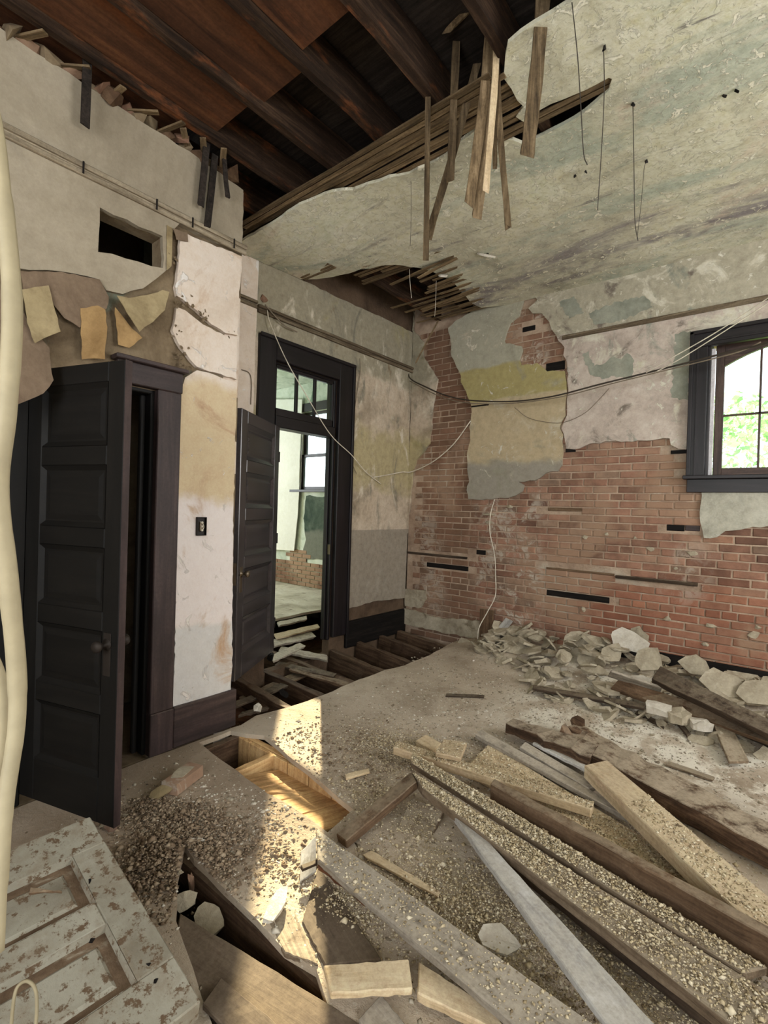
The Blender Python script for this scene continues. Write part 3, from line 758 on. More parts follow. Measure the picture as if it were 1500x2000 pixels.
pr = [pyz([(352, 452), (400, 472), (472, 502), (468, 560), (464, 655), (440, 650), (412, 634), (400, 622), (384, 606), (366, 592), (345, 578), (342, 560), (348, 520), (350, 480)], XP),
      pyz([(345, 600), (362, 606), (378, 620), (396, 634), (412, 642), (440, 657), (464, 662), (462, 741), (420, 728), (384, 716), (362, 690), (346, 668), (336, 645), (342, 622)], XP),
      pyz([(384, 723), (420, 733), (462, 747), (458, 900), (454, 1100), (451, 1352), (338, 1381), (342, 1200), (345, 1000), (348, 800), (352, 760), (362, 738)], XP)]
for q in pr:
    sheet('plaster', q, onXW(XP+.004), .03, M['pier'], wall_left, grid=.14, seg=.035, amp=.006, disp=lambda u, v: .009*mnoise.noise(Vector((u*3, v*3, 9))))
# torn papers and slipped plaster skins on the bared patch above the closet
for mt, X, pts, cur in (('flap_brown', XP+.012, [(40, 530), (120, 531), (195, 546), (213, 580), (207, 604), (190, 600), (155, 640), (125, 622), (100, 585), (45, 570)], .02),
        ('flap_tan', XP+.03, [(44, 566), (96, 556), (104, 590), (112, 622), (116, 648), (84, 662), (66, 672), (52, 630)], .05),
        ('flap_ochre', XP+.02, [(158, 602), (192, 596), (206, 604), (208, 650), (204, 702), (159, 702)], .02),
        ('flap_ochre', XP+.012, [(225, 600), (243, 620), (258, 641), (277, 660), (252, 680), (231, 673)], .015),
        ('flap_tan', XP+.045, [(227, 578), (250, 583), (288, 576), (318, 566), (330, 570), (321, 606), (296, 630), (281, 640), (270, 649), (252, 622)], .07),
        ('flap_brown', XP+.02, [(-30, 560), (30, 560), (60, 640), (95, 680), (98, 715), (40, 730), (-40, 740)], .05),
        ('flap_brown', XP+.28, [(-40, 690), (60, 672), (96, 700), (104, 742), (84, 768), (30, 792), (-40, 800)], .03),
        ('flap_tan', XP+.01, [(326, 440), (338, 446), (334, 520), (326, 528)], .01), ('flap_brown', XP+.02, [(338, 446), (367, 455), (368, 472), (345, 468)], .01)):
    q = pyz(pts, X); cy = np.mean([a for a, b in q]); cz = np.mean([b for a, b in q])
    sheet('paper_flap', q, onXW(X), .004, M[mt], wall_left, grid=.05, seg=.03, amp=.004, disp=lambda u, v, c=cur, cy=cy, cz=cz: c*((cz-v)*1.5+abs(u-cy))+.01*mnoise.noise(Vector((u*9, v*9, c*50))))
# crumbling edges of plaster around the cracks
random.seed(5)
for (x, y, n, s) in ((360, 588, 10, .03), (392, 612, 10, .028), (352, 690, 8, .03), (366, 714, 6, .03), (346, 642, 5, .025), (330, 500, 6, .03), (442, 655, 4, .014)):
    for _ in range(n):
        p = pX(x+random.uniform(-16, 16), y+random.uniform(-14, 14), XP+.002)
        o = put('plaster_lump', rock_mesh('plaster_lump', s*random.uniform(.5, 1.4), s*.8, s*random.uniform(.5, 1.2), M['scratch_coat'], 9), p, (random.random()*3,)*3); o.parent = wall_left
# picture rail of two thin mouldings, door casings, baseboard
trim_2 = struct(empty('trim_2', (XP, 0, 3.19)), 'pale picture rail of two thin mouldings along the left wall')
for z0, z1, d in ((3.2, 3.225, .03), (3.165, 3.19, .022), (3.186, 3.204, .012)):
    o = box('moulding', XP, XP+d, -2.6, 1.95, z0, z1, M['rail'], None, .005); o.parent = trim_2; o.matrix_parent_inverse = Matrix.Translation((-XP, 0, -3.19))
for y in (.44, .95, 1.33, 1.55, 1.84):
    o = box('rail_hook', XP+.03, XP+.036, y, y+.008, 3.165, 3.225, M['black_box'], None); o.parent = trim_2; o.matrix_parent_inverse = Matrix.Translation((-XP, 0, -3.19))
trim_3 = struct(empty('trim_3', (XP, 1.4, 0)), 'purple brown casing around the closet opening')
def t3(name, *a, mat='trim_brown', bevel=.005):
    o = box(name, *a, M[mat], None, bevel); o.parent = trim_3; o.matrix_parent_inverse = Matrix.Translation((-XP, -1.4, 0)); return o
t3('casing', XP-.03, XP+.022, 1.378, 1.52, .25, 2.15); t3('casing', XP-.03, XP+.022, .61, .752, .0, 2.06, mat='door_dark')
t3('head_casing', XP-.03, XP+.026, 1.15, 1.525, 2.15, 2.27); t3('cap', XP-.03, XP+.06, 1.13, 1.545, 2.27, 2.295)
t3('plinth', XP-.03, XP+.03, 1.378, 1.52, .0, .25)
t3('jamb', XP-.16, XP-.03, 1.36, 1.385, 0, 2.15, mat='door_dark'); t3('jamb', XP-.16, XP-.03, .73, .755, 0, 2.15, mat='door_dark'); t3('jamb', XP-.16, XP-.03, .73, 1.385, 2.125, 2.15, mat='door_dark')
t3('door_stop', XP-.12, XP-.09, 1.33, 1.36, 0, 2.125, mat='door_dark')
bl = struct(box('baseboard_left', XP-.03, XP+.026, 1.52, 1.965, 0, .25, M['trim_brown'], None, .008), 'purple brown baseboard under the plastered pier')
# closet behind the opening
V = [(-3.8, .25, -.02), (XP-.14, .25, -.02), (XP-.14, 1.83, -.02), (-3.8, 1.83, -.02), (-3.8, .25, 3.6), (XP-.14, .25, 3.6), (XP-.14, 1.83, 3.6), (-3.8, 1.83, 3.6)]
struct(mesh_obj('wall_closet', V, [(0, 1, 2, 3), (7, 6, 5, 4), (0, 4, 5, 1), (2, 6, 7, 3), (3, 7, 4, 0)], M['scratch_coat']), 'dark inside of the closet')
# rubble and broken lath ends on top of the left wall
random.seed(3)
y = -1.0
while y < 1.88:
    s = random.uniform(.06, .13)
    o = put('wall_top_rubble', rock_mesh('wall_top_rubble', .16, s*1.3, .13*random.uniform(.6, 1.2), M['brick_mass'] if random.random() < .25 else M['scratch_coat'] if random.random() < .6 else M['dirt'], 11), (XP-.03+random.uniform(-.03, .015), y, 3.655+random.uniform(-.02, .04)), (random.uniform(-.4, .4), random.uniform(-.4, .4), random.random()))
    o.parent = wall_left
    y += s*.8
for yy, a, L in ((.36, .5, .34), (1.62, -.6, .18), (1.75, -.5, .22), (1.5, -.7, .14), (.9, .9, .16), (1.1, .2, .14), (1.25, .9, .16), (.7, .6, .2), (1.4, .4, .2)):
    o = put('lath_stub', box('lath_stub', -L/2, L/2, -.018, .018, -.005, .005, M['lath']).data, (XP+.02, yy, 3.675), (.2, -.15, a)); o.parent = wall_left
for o in [o for o in COL.objects if o.name.startswith('lath_stub') and o.parent is None]: bpy.data.objects.remove(o)
struct(mesh_obj('wall_attic', [(-3.85, -2.7, 3.6), (XP-.12, -2.7, 3.6), (XP-.12, 1.83, 3.6), (-3.85, 1.83, 3.6)], [(0, 1, 2, 3)], M['scratch_coat']), 'dark ledge above the closet')

# ---- recessed door wall -------------------------------------------------------
DY0, DY1, DZ1 = 2.74, 3.54, 2.78
wall_alcove = struct(sheet('wall_alcove', [(1.9, -.5), (6.0, -.5), (6.0, 3.95), (1.9, 3.95)], onXW(XD-.03), .095, M['mortar_dark'], None,
    holes=[[(DY0, .0), (DY1, .0), (DY1, DZ1), (DY0, DZ1)]], grid=.5, seg=.3, amp=0, hole_amp=0), 'recessed wall with the open panelled door and transom')
al = [(1.95, .5), (2.62, .45), (2.62, 2.92), (3.70, 2.92), (3.70, .43), (4.2, .46), (4.78, .43), (4.795, 1.2), (4.795, 3.63), (4.5, 3.63), (4.0, 3.62), (3.4, 3.6), (2.9, 3.6), (1.95, 3.6)]
sheet('plaster', al, onXW(XD), .03, M['alcove'], wall_alcove, grid=.17, seg=.07, amp=.006, straight=(1, 2, 3, 6, 7), disp=lambda u, v: .008*mnoise.noise(Vector((u*2, v*2, 3))))
sheet('plaster', [(1.95, .4), (2.5, .4), (2.535, 3.585), (1.95, 3.59)], onXW(XD+.012), .012, M['pier'], wall_alcove, grid=.3, seg=.08, amp=.004)
box('base_board', XD-.03, XD+.01, 3.76, 4.79, .02, .3, M['char_gap'], wall_alcove, .01)
o = put('socket_hole', rock_mesh('socket_hole', .03, .1, .1, M['brick'], 12), pX(517, 585, XD+.004)); o.parent = wall_alcove
trim_4 = struct(empty('trim_4', (XD, 2, 3.19)), 'worn wooden picture rail on the recessed door wall')
for y0, y1 in ((1.95, 2.53), (2.54, 4.79)):
    for z0, z1, d in ((3.2, 3.225, .034), (3.16, 3.185, .026), (3.185, 3.2, .016)):
        o = box('moulding', XD, XD+d, y0, y1, z0-(.02 if y0 > 2.2 else 0), z1-(.02 if y0 > 2.2 else 0), M['rail_dark'], None, .005); o.parent = trim_4; o.matrix_parent_inverse = Matrix.Translation((-XD, -2, -3.19))
trim_5 = struct(empty('trim_5', (XD, 3.1, 0)), 'dark varnished door frame with three pane transom')
def t5(name, *a, mat='trim_dark', bevel=.006):
    o = box(name, *a, M[mat], None, bevel); o.parent = trim_5; o.matrix_parent_inverse = Matrix.Translation((-XD, -3.1, 0)); return o
t5('casing', XD-.02, XD+.03, 2.56, 2.74, .18, 2.97); t5('casing', XD-.02, XD+.03, 3.54, 3.755, .18, 2.97); t5('head_casing', XD-.02, XD+.032, 2.74, 3.54, 2.78, 2.97)
t5('back_band', XD+.03, XD+.045, 3.725, 3.758, .18, 2.975); t5('back_band', XD+.032, XD+.048, 2.56, 3.758, 2.945, 2.978)
t5('jamb', XD-.128, XD-.02, 3.51, 3.54, .15, 2.78); t5('jamb', XD-.128, XD-.02, 2.74, 2.765, .15, 2.78); t5('jamb', XD-.128, XD-.02, 2.765, 3.51, 2.76, 2.78)
t5('door_stop', XD-.11, XD-.06, 3.495, 3.51, .15, 2.2); t5('transom_bar', XD-.12, XD+.012, 2.765, 3.51, 2.195, 2.3)
t5('transom_rail', XD-.06, XD-.02, 2.765, 3.51, 2.3, 2.372); t5('transom_rail', XD-.06, XD-.02, 2.765, 3.51, 2.73, 2.76)
for y0 in (2.765, 3.485): t5('transom_stile', XD-.06, XD-.02, y0, y0+.025, 2.3, 2.76)
for yy in (3.03, 3.26): t5('muntin', XD-.055, XD-.025, yy-.014, yy+.014, 2.37, 2.735, bevel=.003)
for y0, y1 in ((2.79, 3.016), (3.044, 3.246), (3.274, 3.485)): t5('pane', XD-.042, XD-.038, y0, y1, 2.37, 2.735, mat='glass', bevel=0)
t5('strike_plate', XD-.05, XD-.015, 3.505, 3.511, 1.02, 1.12, mat='brass', bevel=0)

# ---- panelled doors -----------------------------------------------------------
def panel_door(name, w, h, rows, cols, mat, loc, rot, rail_w=.1, bottom=.2, stile=.11, t=.036, mo=.022, fi=(.03, .055), pmat=None):
    d = empty(name); d.location = loc; d.rotation_euler = rot
    def part(nm, *a, m=mat, bevel=.004):
        o = box(nm, *a, M[m] if isinstance(m, str) else m, None, bevel); o.parent = d; return o
    part('stile', 0, stile, -t/2, t/2, 0, h); part('stile', w-stile, w, -t/2, t/2, 0, h)
    tot = h-bottom-rail_w*(rows); ph = tot/rows; z = bottom
    part('rail', stile, w-stile, -t/2, t/2, 0, bottom)
    mw_ = .1; pw = (w-2*stile-(cols-1)*mw_)/cols
    for r in range(rows):
        for cidx in range(cols):
            x0 = stile+cidx*(pw+mw_)
            pn = part('panel', x0-.005, x0+pw+.005, -t*.1, t*.1, z-.005, z+ph+.005, m=pmat or mat, bevel=0)
            # raised field with sloping edge on both faces
            for s in (-1, 1):
                q = [(x0+fi[0], z+fi[0]), (x0+pw-fi[0], z+fi[0]), (x0+pw-fi[0], z+ph-fi[0]), (x0+fi[0], z+ph-fi[0])]; q2 = [(x0+fi[1], z+fi[1]), (x0+pw-fi[1], z+fi[1]), (x0+pw-fi[1], z+ph-fi[1]), (x0+fi[1], z+ph-fi[1])]
                y0, y1 = s*t*.095, s*t*.22
                V = [(a, y0, b) for a, b in q]+[(a, y1, b) for a, b in q2]
                o = fix_normals(mesh_obj('raised_field', V, [(0, 1, 5, 4), (1, 2, 6, 5), (2, 3, 7, 6), (3, 0, 4, 7), (4, 5, 6, 7), (3, 2, 1, 0)], M[mat] if isinstance(mat, str) else mat)); o.parent = pn; o.matrix_parent_inverse = pn.matrix_basis.inverted()
                # sticking: a quarter bead around the panel
                V, Fs = [], []
                for (ax, az), (bx, bz) in zip(((x0, z), (x0+pw, z), (x0+pw, z+ph), (x0, z+ph)), ((x0+mo, z+mo), (x0+pw-mo, z+mo), (x0+pw-mo, z+ph-mo), (x0+mo, z+ph-mo))):
                    V += [(ax, s*t*.5, az), (bx, s*t*.11, bz), (ax, s*t*.1, az)]
                for i in range(4):
                    a, b = i*3, ((i+1) % 4)*3
                    Fs += [(a, b, b+1, a+1), (a+1, b+1, b+2, a+2), (a+2, b+2, b, a)]
                o = fix_normals(mesh_obj('panel_moulding', V, Fs, M[mat] if isinstance(mat, str) else mat)); o.parent = pn; o.matrix_parent_inverse = pn.matrix_basis.inverted()
        for cidx in range(cols-1):
            x0 = stile+(cidx+1)*pw+cidx*mw_
            part('mullion', x0, x0+mw_, -t/2, t/2, z, z+ph)
        z += ph
        part('rail', stile, w-stile, -t/2, t/2, z, z+rail_w); z += rail_w
    return d
KNOB = [(.012, 0), (.026, .0), (.026, .006), (.011, .01), (.009, .03), (.02, .038), (.027, .05), (.024, .062), (.01, .068)]
def knobs(d, x, z, t=.036, mat='brass'):
    for s in (-1, 1):
        o = lathe('knob', KNOB, M[mat], d, Matrix.Translation((x, s*t/2, z)) @ Matrix.Rotation(math.radians(-90*s), 4, 'X'))
        p = box('lock_plate', x-.022, x+.022, s*(t/2), s*(t/2+.003), z-.14, z+.05, M[mat], None, .001); p.parent = d
dx, dy = -3.075+3.5, 2.085-2.77
door_1 = struct(panel_door('door_1', .806, 1.985, 5, 1, 'door_panel', (-3.50, 2.77, .208), (0, 0, math.atan2(dy, dx)), rail_w=.095, bottom=.18, t=.044, mo=.032, fi=(.04, .06)), 'dark five panel door standing open at the recessed doorway')
knobs(door_1, .75, .78, t=.044)
for z in (.25, 1.0, 1.72):
    o = lathe('hinge', [(.008, -.045), (.008, .045)], M['black_box'], door_1, Matrix.Translation((-.006, .02, z)), 8)
o = box('edge_plate', .803, .808, -.012, .012, .7, .86, M['brass'], None); o.parent = door_1
dx, dy = -2.262+2.86, .955-.765
door_2 = struct(panel_door('door_2', .628, 2.05, 5, 1, 'door_dark', (-2.842, .765, .06), (0, 0, math.atan2(dy, dx)), rail_w=.09, bottom=.2, stile=.1), 'almost black closet door standing open toward the camera')
knobs(door_2, .565, .80, mat='iron')
o = box('edge_plate', .626, .630, -.012, .012, .68, .84, M['trim_brown'], None); o.parent = door_2
o = box('edge_strip', .6275, .6295, -.017, .017, 0.0, 2.05, M['trim_brown'], None); o.parent = door_2

# ---- ceiling -------------------------------------------------------------------
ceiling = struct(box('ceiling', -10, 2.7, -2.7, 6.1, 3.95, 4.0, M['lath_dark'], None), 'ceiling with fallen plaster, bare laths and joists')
def cchild(o): o.parent = ceiling; o.matrix_parent_inverse = Matrix.Translation((3.65, -1.7, -3.975)) @ Matrix.Identity(4); return o
CI = ceiling.matrix_world.copy().inverted() if False else Matrix.Identity(4)
def cadd(o):
    bpy.context.view_layer.update()
    o.parent = ceiling; o.matrix_parent_inverse = ceiling.matrix_world.inverted(); return o
bpy.context.view_layer.update()
CINV = ceiling.matrix_world.inverted()
def cadd(o): o.parent = ceiling; o.matrix_parent_inverse = CINV; return o
random.seed(21)
for i in range(15):
    x = -3.17+.41*i
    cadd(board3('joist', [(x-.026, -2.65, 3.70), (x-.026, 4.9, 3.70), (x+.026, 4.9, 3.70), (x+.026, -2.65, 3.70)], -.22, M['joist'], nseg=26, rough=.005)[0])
for i, x in enumerate((-3.17, -2.76, -2.35, -1.94)):
    e = 1.62+(-.1, .02, .06, -.02)[i]
    cadd(box('ceiling_board', x+.03 if i else x-.6, x+.38, -2.65, e, 3.752, 3.768, M['rust_board'], None))
ch = [(475, 442), (520, 418), (560, 394), (600, 378), (650, 364), (690, 362), (720, 352), (760, 338), (800, 331), (872, 296), (893, 277), (928, 252), (960, 258), (984, 272), (1003, 275), (1021, 283), (1040, 275), (1080, 255), (1120, 232), (1160, 200), (1189, 173), (1196, 150), (1189, 148), (1147, 170), (1100, 192), (1053, 213), (1034, 228), (1027, 240), (1008, 226), (1024, 205), (1011, 192), (998, 170), (984, 149), (988, 110), (992, 83), (1043, 45), (1117, 3)]
cp = pxy(ch, 3.67)+[(-.5, .9), (-.6, 0), (-.35, -1.2), (-.5, -2.64), (2.66, -2.64), (2.66, 4.79), (0, 4.79), (-2.3, 4.79)]
cp += [(max(a, -3.522), b) for a, b in pxy([(940, 600), (920, 590), (905, 575), (890, 556), (878, 546), (862, 541), (845, 532), (828, 527), (800, 522), (770, 516), (745, 515), (722, 520)], 3.67)]
cp += [(max(a, -3.522), b) for a, b in pxy([(704, 534), (680, 541), (650, 546), (620, 548)], 3.6)]+[(-3.522, 3.0), (-3.522, 2.6), (-3.515, 2.25)]
cp = [(a, min(b, 4.79)) for a, b in cp]
def sag(u, v): return .085*ss(-2.2, -3.3, u)*ss(3.6, 2.9, v)+.02*mnoise.noise(Vector((u*1.3, v*1.3, 2)))+.03*ss(2.9, 2.3, v)*ss(-.4, -2, u)
cadd(sheet('plaster', cp, onCE(ZC), .02, M['ceil'], None, grid=.16, seg=.06, amp=.008, disp=sag))
random.seed(8)
def lath(x0, x1, y, z=3.685, droop=0, w=.034):
    cadd(board3('lath', [(x0, y-w/2, z-droop), (x1, y-w/2+random.uniform(-.006, .006), z), (x1, y+w/2, z), (x0, y+w/2, z-droop)], .008, M['lath'], nseg=4, rough=.003)[0])
for i in range(11):
    y = 2.19+i*.044
    lath(-3.5+max(0, (2.32-y))*1.2+random.uniform(0, .15), -.62-random.uniform(0, .12)-(.45 if y < 2.33 else 0), y, 3.681-(.02 if y < 2.3 else 0)+random.uniform(-.004, .004), random.uniform(0, .03))
for i in range(36):
    y = 3.1+i*.046
    if y < 3.62: x0 = -3.5 if y < 3.2 else -3.05+random.uniform(-.25, .2)
    elif y < 4.05: x0 = -2.75+random.uniform(-.1, .25)
    else: x0 = -3.0+random.uniform(-.4, .3)
    lath(x0, -2.2, y, 3.684+random.uniform(-.002, .006), random.choice((0, 0, .03, .07)) if y > 3.6 else 0)
for dyy in (.0, .04, .08): lath(-3.5, -3.1, 2.95+dyy, 3.6)
for a, b in (((560, 560), (650, 545)),):
    pass
# outer shell behind the camera
def opening_wall(name, poly, to3, holes, mat, th=.2): return struct(sheet(name, poly, to3, th, M[mat], None, holes=holes, grid=.8, seg=.6, amp=0, hole_amp=0))
opening_wall('wall_right', [(-2.7, -.5), (5.1, -.5), (5.1, 3.95), (-2.7, 3.95)], lambda u, v, w: (2.6-w, u, v), [[(2.1, 1.2), (3.7, 1.2), (3.7, 3.2), (2.1, 3.2)], [(-1.7, 1.2), (-.1, 1.2), (-.1, 3.2), (-1.7, 3.2)]], 'left_upper')
opening_wall('wall_front', [(-10, -.5), (2.7, -.5), (2.7, 3.95), (-10, 3.95)], lambda u, v, w: (u, -2.6+w, v), [[(-1.4, 1.0), (1.0, 1.0), (1.0, 3.1), (-1.4, 3.1)]], 'left_upper')
for nm, (x0, x1, y0, y1, z0, z1) in (('window_2', (2.64, 2.7, 2.1, 3.7, 1.2, 3.2)), ('window_3', (2.64, 2.7, -1.7, -.1, 1.2, 3.2)), ('window_4', (-1.4, 1.0, -2.72, -2.66, 1.0, 3.1))):
    w = struct(empty(nm, ((x0+x1)/2, (y0+y1)/2, z0)), 'window behind the camera'); iv = Matrix.Translation((-(x0+x1)/2, -(y0+y1)/2, -z0))
    def wp(n, *a):
        o = box(n, *a, M['trim_dark'], None); o.parent = w; o.matrix_parent_inverse = iv
    if nm != 'window_4':
        for yy in (y0, (y0+y1)/2-.03, y1-.06): wp('sash_stile', x0, x1, yy, yy+.06, z0, z1)
        for zz in (z0, (z0+z1)/2-.03, z1-.06): wp('sash_rail', x0, x1, y0, y1, zz, zz+.06)
    else:
        for xx in (x0, (x0+x1)/2-.03, x1-.06): wp('sash_stile', xx, xx+.06, y0, y1, z0, z1)
        for zz in (z0, (z0+z1)/2-.03, z1-.06): wp('sash_rail', x0, x1, y0, y1, zz, zz+.06)

# ---- next room -------------------------------------------------------------------
FX0, FX1 = -6.42, -5.2
wall_far = struct(sheet('wall_far', [(-10, -.5), (-3.6, -.5), (-3.6, 3.95), (-10, 3.95)], onYW(YF), .1, M['far_wall'], None, holes=[[(FX0, 1.78), (FX1, 1.78), (FX1, 3.1), (FX0, 3.1)]], grid=.6, seg=.4, amp=0, hole_amp=0), 'far wall of the next room with its window')
sheet('plaster', [(-5.05, .75), (-4.2, .75), (-4.2, 1.65), (-6.25, 1.68), (-6.3, 1.3), (-6.22, .95), (-6.3, .7), (-6.2, .62)], onYW(YF-.015), .014, M['far_dark'], wall_far, grid=.3, seg=.08, amp=.015)
white_panel = sheet('wallboard', pxz([(470, 780), (590, 780), (585, 900), (584, 960), (581, 1010), (574, 1076), (470, 1068)], YF-.06), onYW(YF-.06), .012, M['white_paint'], None, grid=.2, seg=.1, amp=.003)
tag(white_panel, 'white sheet of wallboard leaning beside the window of the next room', 'wallboard')
bmv, bmf = [], []
for k in range(9):
    for j in range(30):
        x = -7.6+j*.216+(k % 2)*.108; z = .19+k*.0677; me = BM[.206][(k+j) % 4]
        if x > -4 or (k > 5 and not -6.7 < x < -6.1): continue
        s = len(bmv); bmv += [(v.co.x+x, v.co.y*.5+YF-.005, v.co.z+z) for v in me.vertices]; bmf += [tuple(s+i for i in p.vertices) for p in me.polygons]
tag(mesh_obj('brickwork', bmv, bmf, M['brick_mass'], wall_far), kind='stuff')
w5 = struct(empty('window_5', ((FX0+FX1)/2, YF, 1.78)), 'bright double hung window of the next room'); iv5 = Matrix.Translation((-(FX0+FX1)/2, -YF, -1.78))
def w5p(n, *a, mat='trim_dark'):
    o = box(n, *a, M[mat], None, .003 if mat != 'glass' else 0); o.parent = w5; o.matrix_parent_inverse = iv5
w5p('casing', FX0-.13, FX0, YF-.03, YF, 1.78, 3.2); w5p('casing', FX1, FX1+.13, YF-.03, YF, 1.78, 3.2); w5p('casing', FX0-.13, FX1+.13, YF-.03, YF, 3.1, 3.24)
w5p('sill', FX0-.2, FX1+.2, YF-.07, YF+.1, 1.745, 1.785)
for z0, z1, y in ((1.785, 2.38, .0), (2.34, 3.1, .05)):
    for x0 in (FX0, FX1-.07): w5p('sash_stile', x0, x0+.07, YF+y, YF+y+.045, z0, z1)
    for zz in (z0, z1-.05): w5p('sash_rail', FX0, FX1, YF+y, YF+y+.045, zz, zz+.05)
    w5p('muntin', (FX0+FX1)/2-.012, (FX0+FX1)/2+.012, YF+y+.01, YF+y+.04, z0, z1)
    w5p('pane', FX0+.06, FX1-.06, YF+y+.02, YF+y+.024, z0+.04, z1-.04, mat='glass')
for x0 in (FX0, FX1-.03): w5p('parting_strip', x0, x0+.03, YF-.02, YF-.005, 1.785, 3.1, mat='strip_white')
wall_next = opening_wall('wall_next', [(1.5, -.5), (6.0, -.5), (6.0, 3.95), (1.5, 3.95)], lambda u, v, w: (-9.2+w, u, v), [[(2.5, 1.2), (4.2, 1.2), (4.2, 3.2), (2.5, 3.2)]], 'far_wall')  # unseen opening, added to let light into the next room
struct(box('wall_next_side', -9.4, -3.79, 1.7, 1.82, -.5, 3.95, M['far_wall'], None)); struct(box('wall_outer', -10, -9.9, -2.7, 6.0, -.5, 3.95, M['far_wall'], None))
wall_next_c = struct(box('ceiling_next', -9.4, -3.78, 1.8, 5.6, 3.58, 3.6, M['far_wall'], None))
bpy.data.objects.remove(bpy.data.objects['wall_outer'])

# ---- floors -------------------------------------------------------------------------
ground = struct(sheet('ground', [(-10, -2.7), (2.7, -2.7), (2.7, 6), (-10, 6)], onFL(-.34), .1, M['dirt'], None, grid=.25, seg=.5, amp=0, disp=lambda u, v: .05*mnoise.noise(Vector((u*2, v*2, 0)))+.23*ss(1.2, 1.0, v)*ss(-2.3, -2.0, u)*ss(-.6, -1, u)+.2*ss(-2.7, -3.0, u)*ss(3.5, 2.3, v)*ss(1.9, 2.0, v)), 'bare dirt under the missing floorboards')
floor_far = struct(sheet('floor_next', [(-9.2, 1.82), (-4.75, 1.82), (-4.62, 3.0), (-4.7, 4.2), (-4.6, 5.6), (-9.2, 5.6)], onFL(ZF), .03, M['far_floor'], None, grid=.3, seg=.2, amp=.02, disp=lambda u, v: .01*mnoise.noise(Vector((u*3, v*3, 0)))), 'pale dusty floor of the next room')
HOLE_PIT = pxy([(388, 1450), (480, 1520), (572, 1580), (640, 1626), (690, 1584), (640, 1543), (580, 1490), (548, 1462), (517, 1436), (480, 1432), (446, 1424)])
HOLE_BAY = pxy([(360, 1652), (430, 1726), (500, 1798), (556, 1858), (618, 1892), (640, 1960), (560, 2030), (420, 2010), (345, 1800), (346, 1720)])
fl = [(-2.83, -2.6), (2.62, -2.6), (2.62, 4.8), (-2.42, 4.8)]+[tuple(pF(*q)[:2]) for q in ((905, 1247), (870, 1262), (840, 1279), (806, 1292), (790, 1300), (752, 1308), (700, 1327), (650, 1350), (600, 1368), (560, 1382), (500, 1400), (470, 1416))]+[(-2.83, 1.94)]
HOLE_PIT = [(max(a, -2.8), b) for a, b in HOLE_PIT]
floor = struct(sheet('floor', fl, onFL(0), .028, M['floor'], None, holes=[HOLE_PIT, HOLE_BAY], grid=.14, seg=.09, amp=.006, disp=lambda u, v: fz(u, v)+.012*mnoise.noise(Vector((u*2.5, v*2.5, 0)))), 'dusty floor with missing boards')
random.seed(9)
# joists in the gap by the door, running to the next room
for i, y in enumerate((2.42, 2.78, 3.16, 3.55, 3.95, 4.33, 4.66)):
    x0 = -4.9 if 2.7 < y < 3.5 else -3.52
    board3('joist', [(x0, y-.03, .06), (-2.5, y-.03, -.035), (-2.5, y+.03, -.035), (x0, y+.03, .06)], .2, M['floor_joist'], floor, nseg=12, rough=.006)
# pit in front of the pier: pale boards on its far side, near side and bottom, joist ends
board3('joist', [(-2.86, 1.95, -.03), (-1.5, 1.95, -.03), (-1.5, 1.99, -.03), (-2.86, 1.99, -.03)], .3, M['pine_new'], floor)
for i in range(7):
    x = -2.8+i*.185
    box('pit_board', x, x+.178, 1.92, 1.945, -.34, -.03, M['pine_new'], floor, .004)
for i in range(4):
    x = -2.33+i*.172
    board3('pit_floor_board', [(x, 1.60, -.02), (x, 1.93, -.10), (x+.165, 1.93, -.10), (x+.165, 1.60, -.02)], .02, M['pine_new'], floor, nseg=3)
for x in (-2.76, -2.4): board3('joist', [(x-.025, 1.3, -.03), (x-.025, 1.93, -.03), (x+.025, 1.93, -.03), (x+.025, 1.3, -.03)], .22, M['floor_joist'] if x < -2.5 else M['pine_new'], floor)
board3('brace', [(-2.12, 1.60, -.005), (-2.02, 1.93, -.1), (-1.99, 1.92, -.1), (-2.09, 1.59, -.005)], .05, M['pine_new'], floor)
box('joist', -2.3, -.9, 1.1, 1.15, -.24, -.03, M['floor_joist'], floor); box('joist', -2.4, -.8, .5, .55, -.24, -.06, M['floor_joist'], floor)
# outside
struct(sheet('ground_outside', [(-14, 6), (14, 6), (14, 30), (-14, 30)], onFL(-1.2), .1, M['grass'], None, grid=2, seg=4, amp=0), 'green ground outside')
random.seed(4)
def tree(x, y, z0, hgt, r, label):
    t = empty('tree', (x, y, z0)); tag(t, label, 'tree', None)
    tube('trunk', [(0, 0, 0), (.1, .05, hgt*.4), (.05, 0, hgt*.8)], [.16, .12, .06], M['bark'], t)
    n = 5200; d = RNG.normal(0, 1, (n, 3)); d /= np.linalg.norm(d, axis=1)[:, None]
    P = d*(RNG.uniform(.45, 1, n)**.5*r)[:, None]*np.array([1, 1, .95]); P[:, 2] += hgt*.72
    s = RNG.uniform(.05, .11, n); a = RNG.normal(0, 1, (n, 3)); a /= np.linalg.norm(a, axis=1)[:, None]
    b = np.cross(a, RNG.normal(0, 1, (n, 3))); b /= np.linalg.norm(b, axis=1)[:, None]
    V = np.stack([P-a*s[:, None], P+b*s[:, None]*.5, P+a*s[:, None], P-b*s[:, None]*.5], 1).reshape(-1, 3)
    mesh_obj('crown', V, [(4*i, 4*i+1, 4*i+2, 4*i+3) for i in range(n)], M['leaf'], t)
tree(-.9, 11.5, -1.2, 4.6, 1.9, 'green tree outside, left of the window muntin'); tree(3.4, 13.5, -1.2, 5.2, 1.9, 'taller green tree outside, behind the right panes'); 

# ================================================================== LOOSE THINGS
random.seed(33)
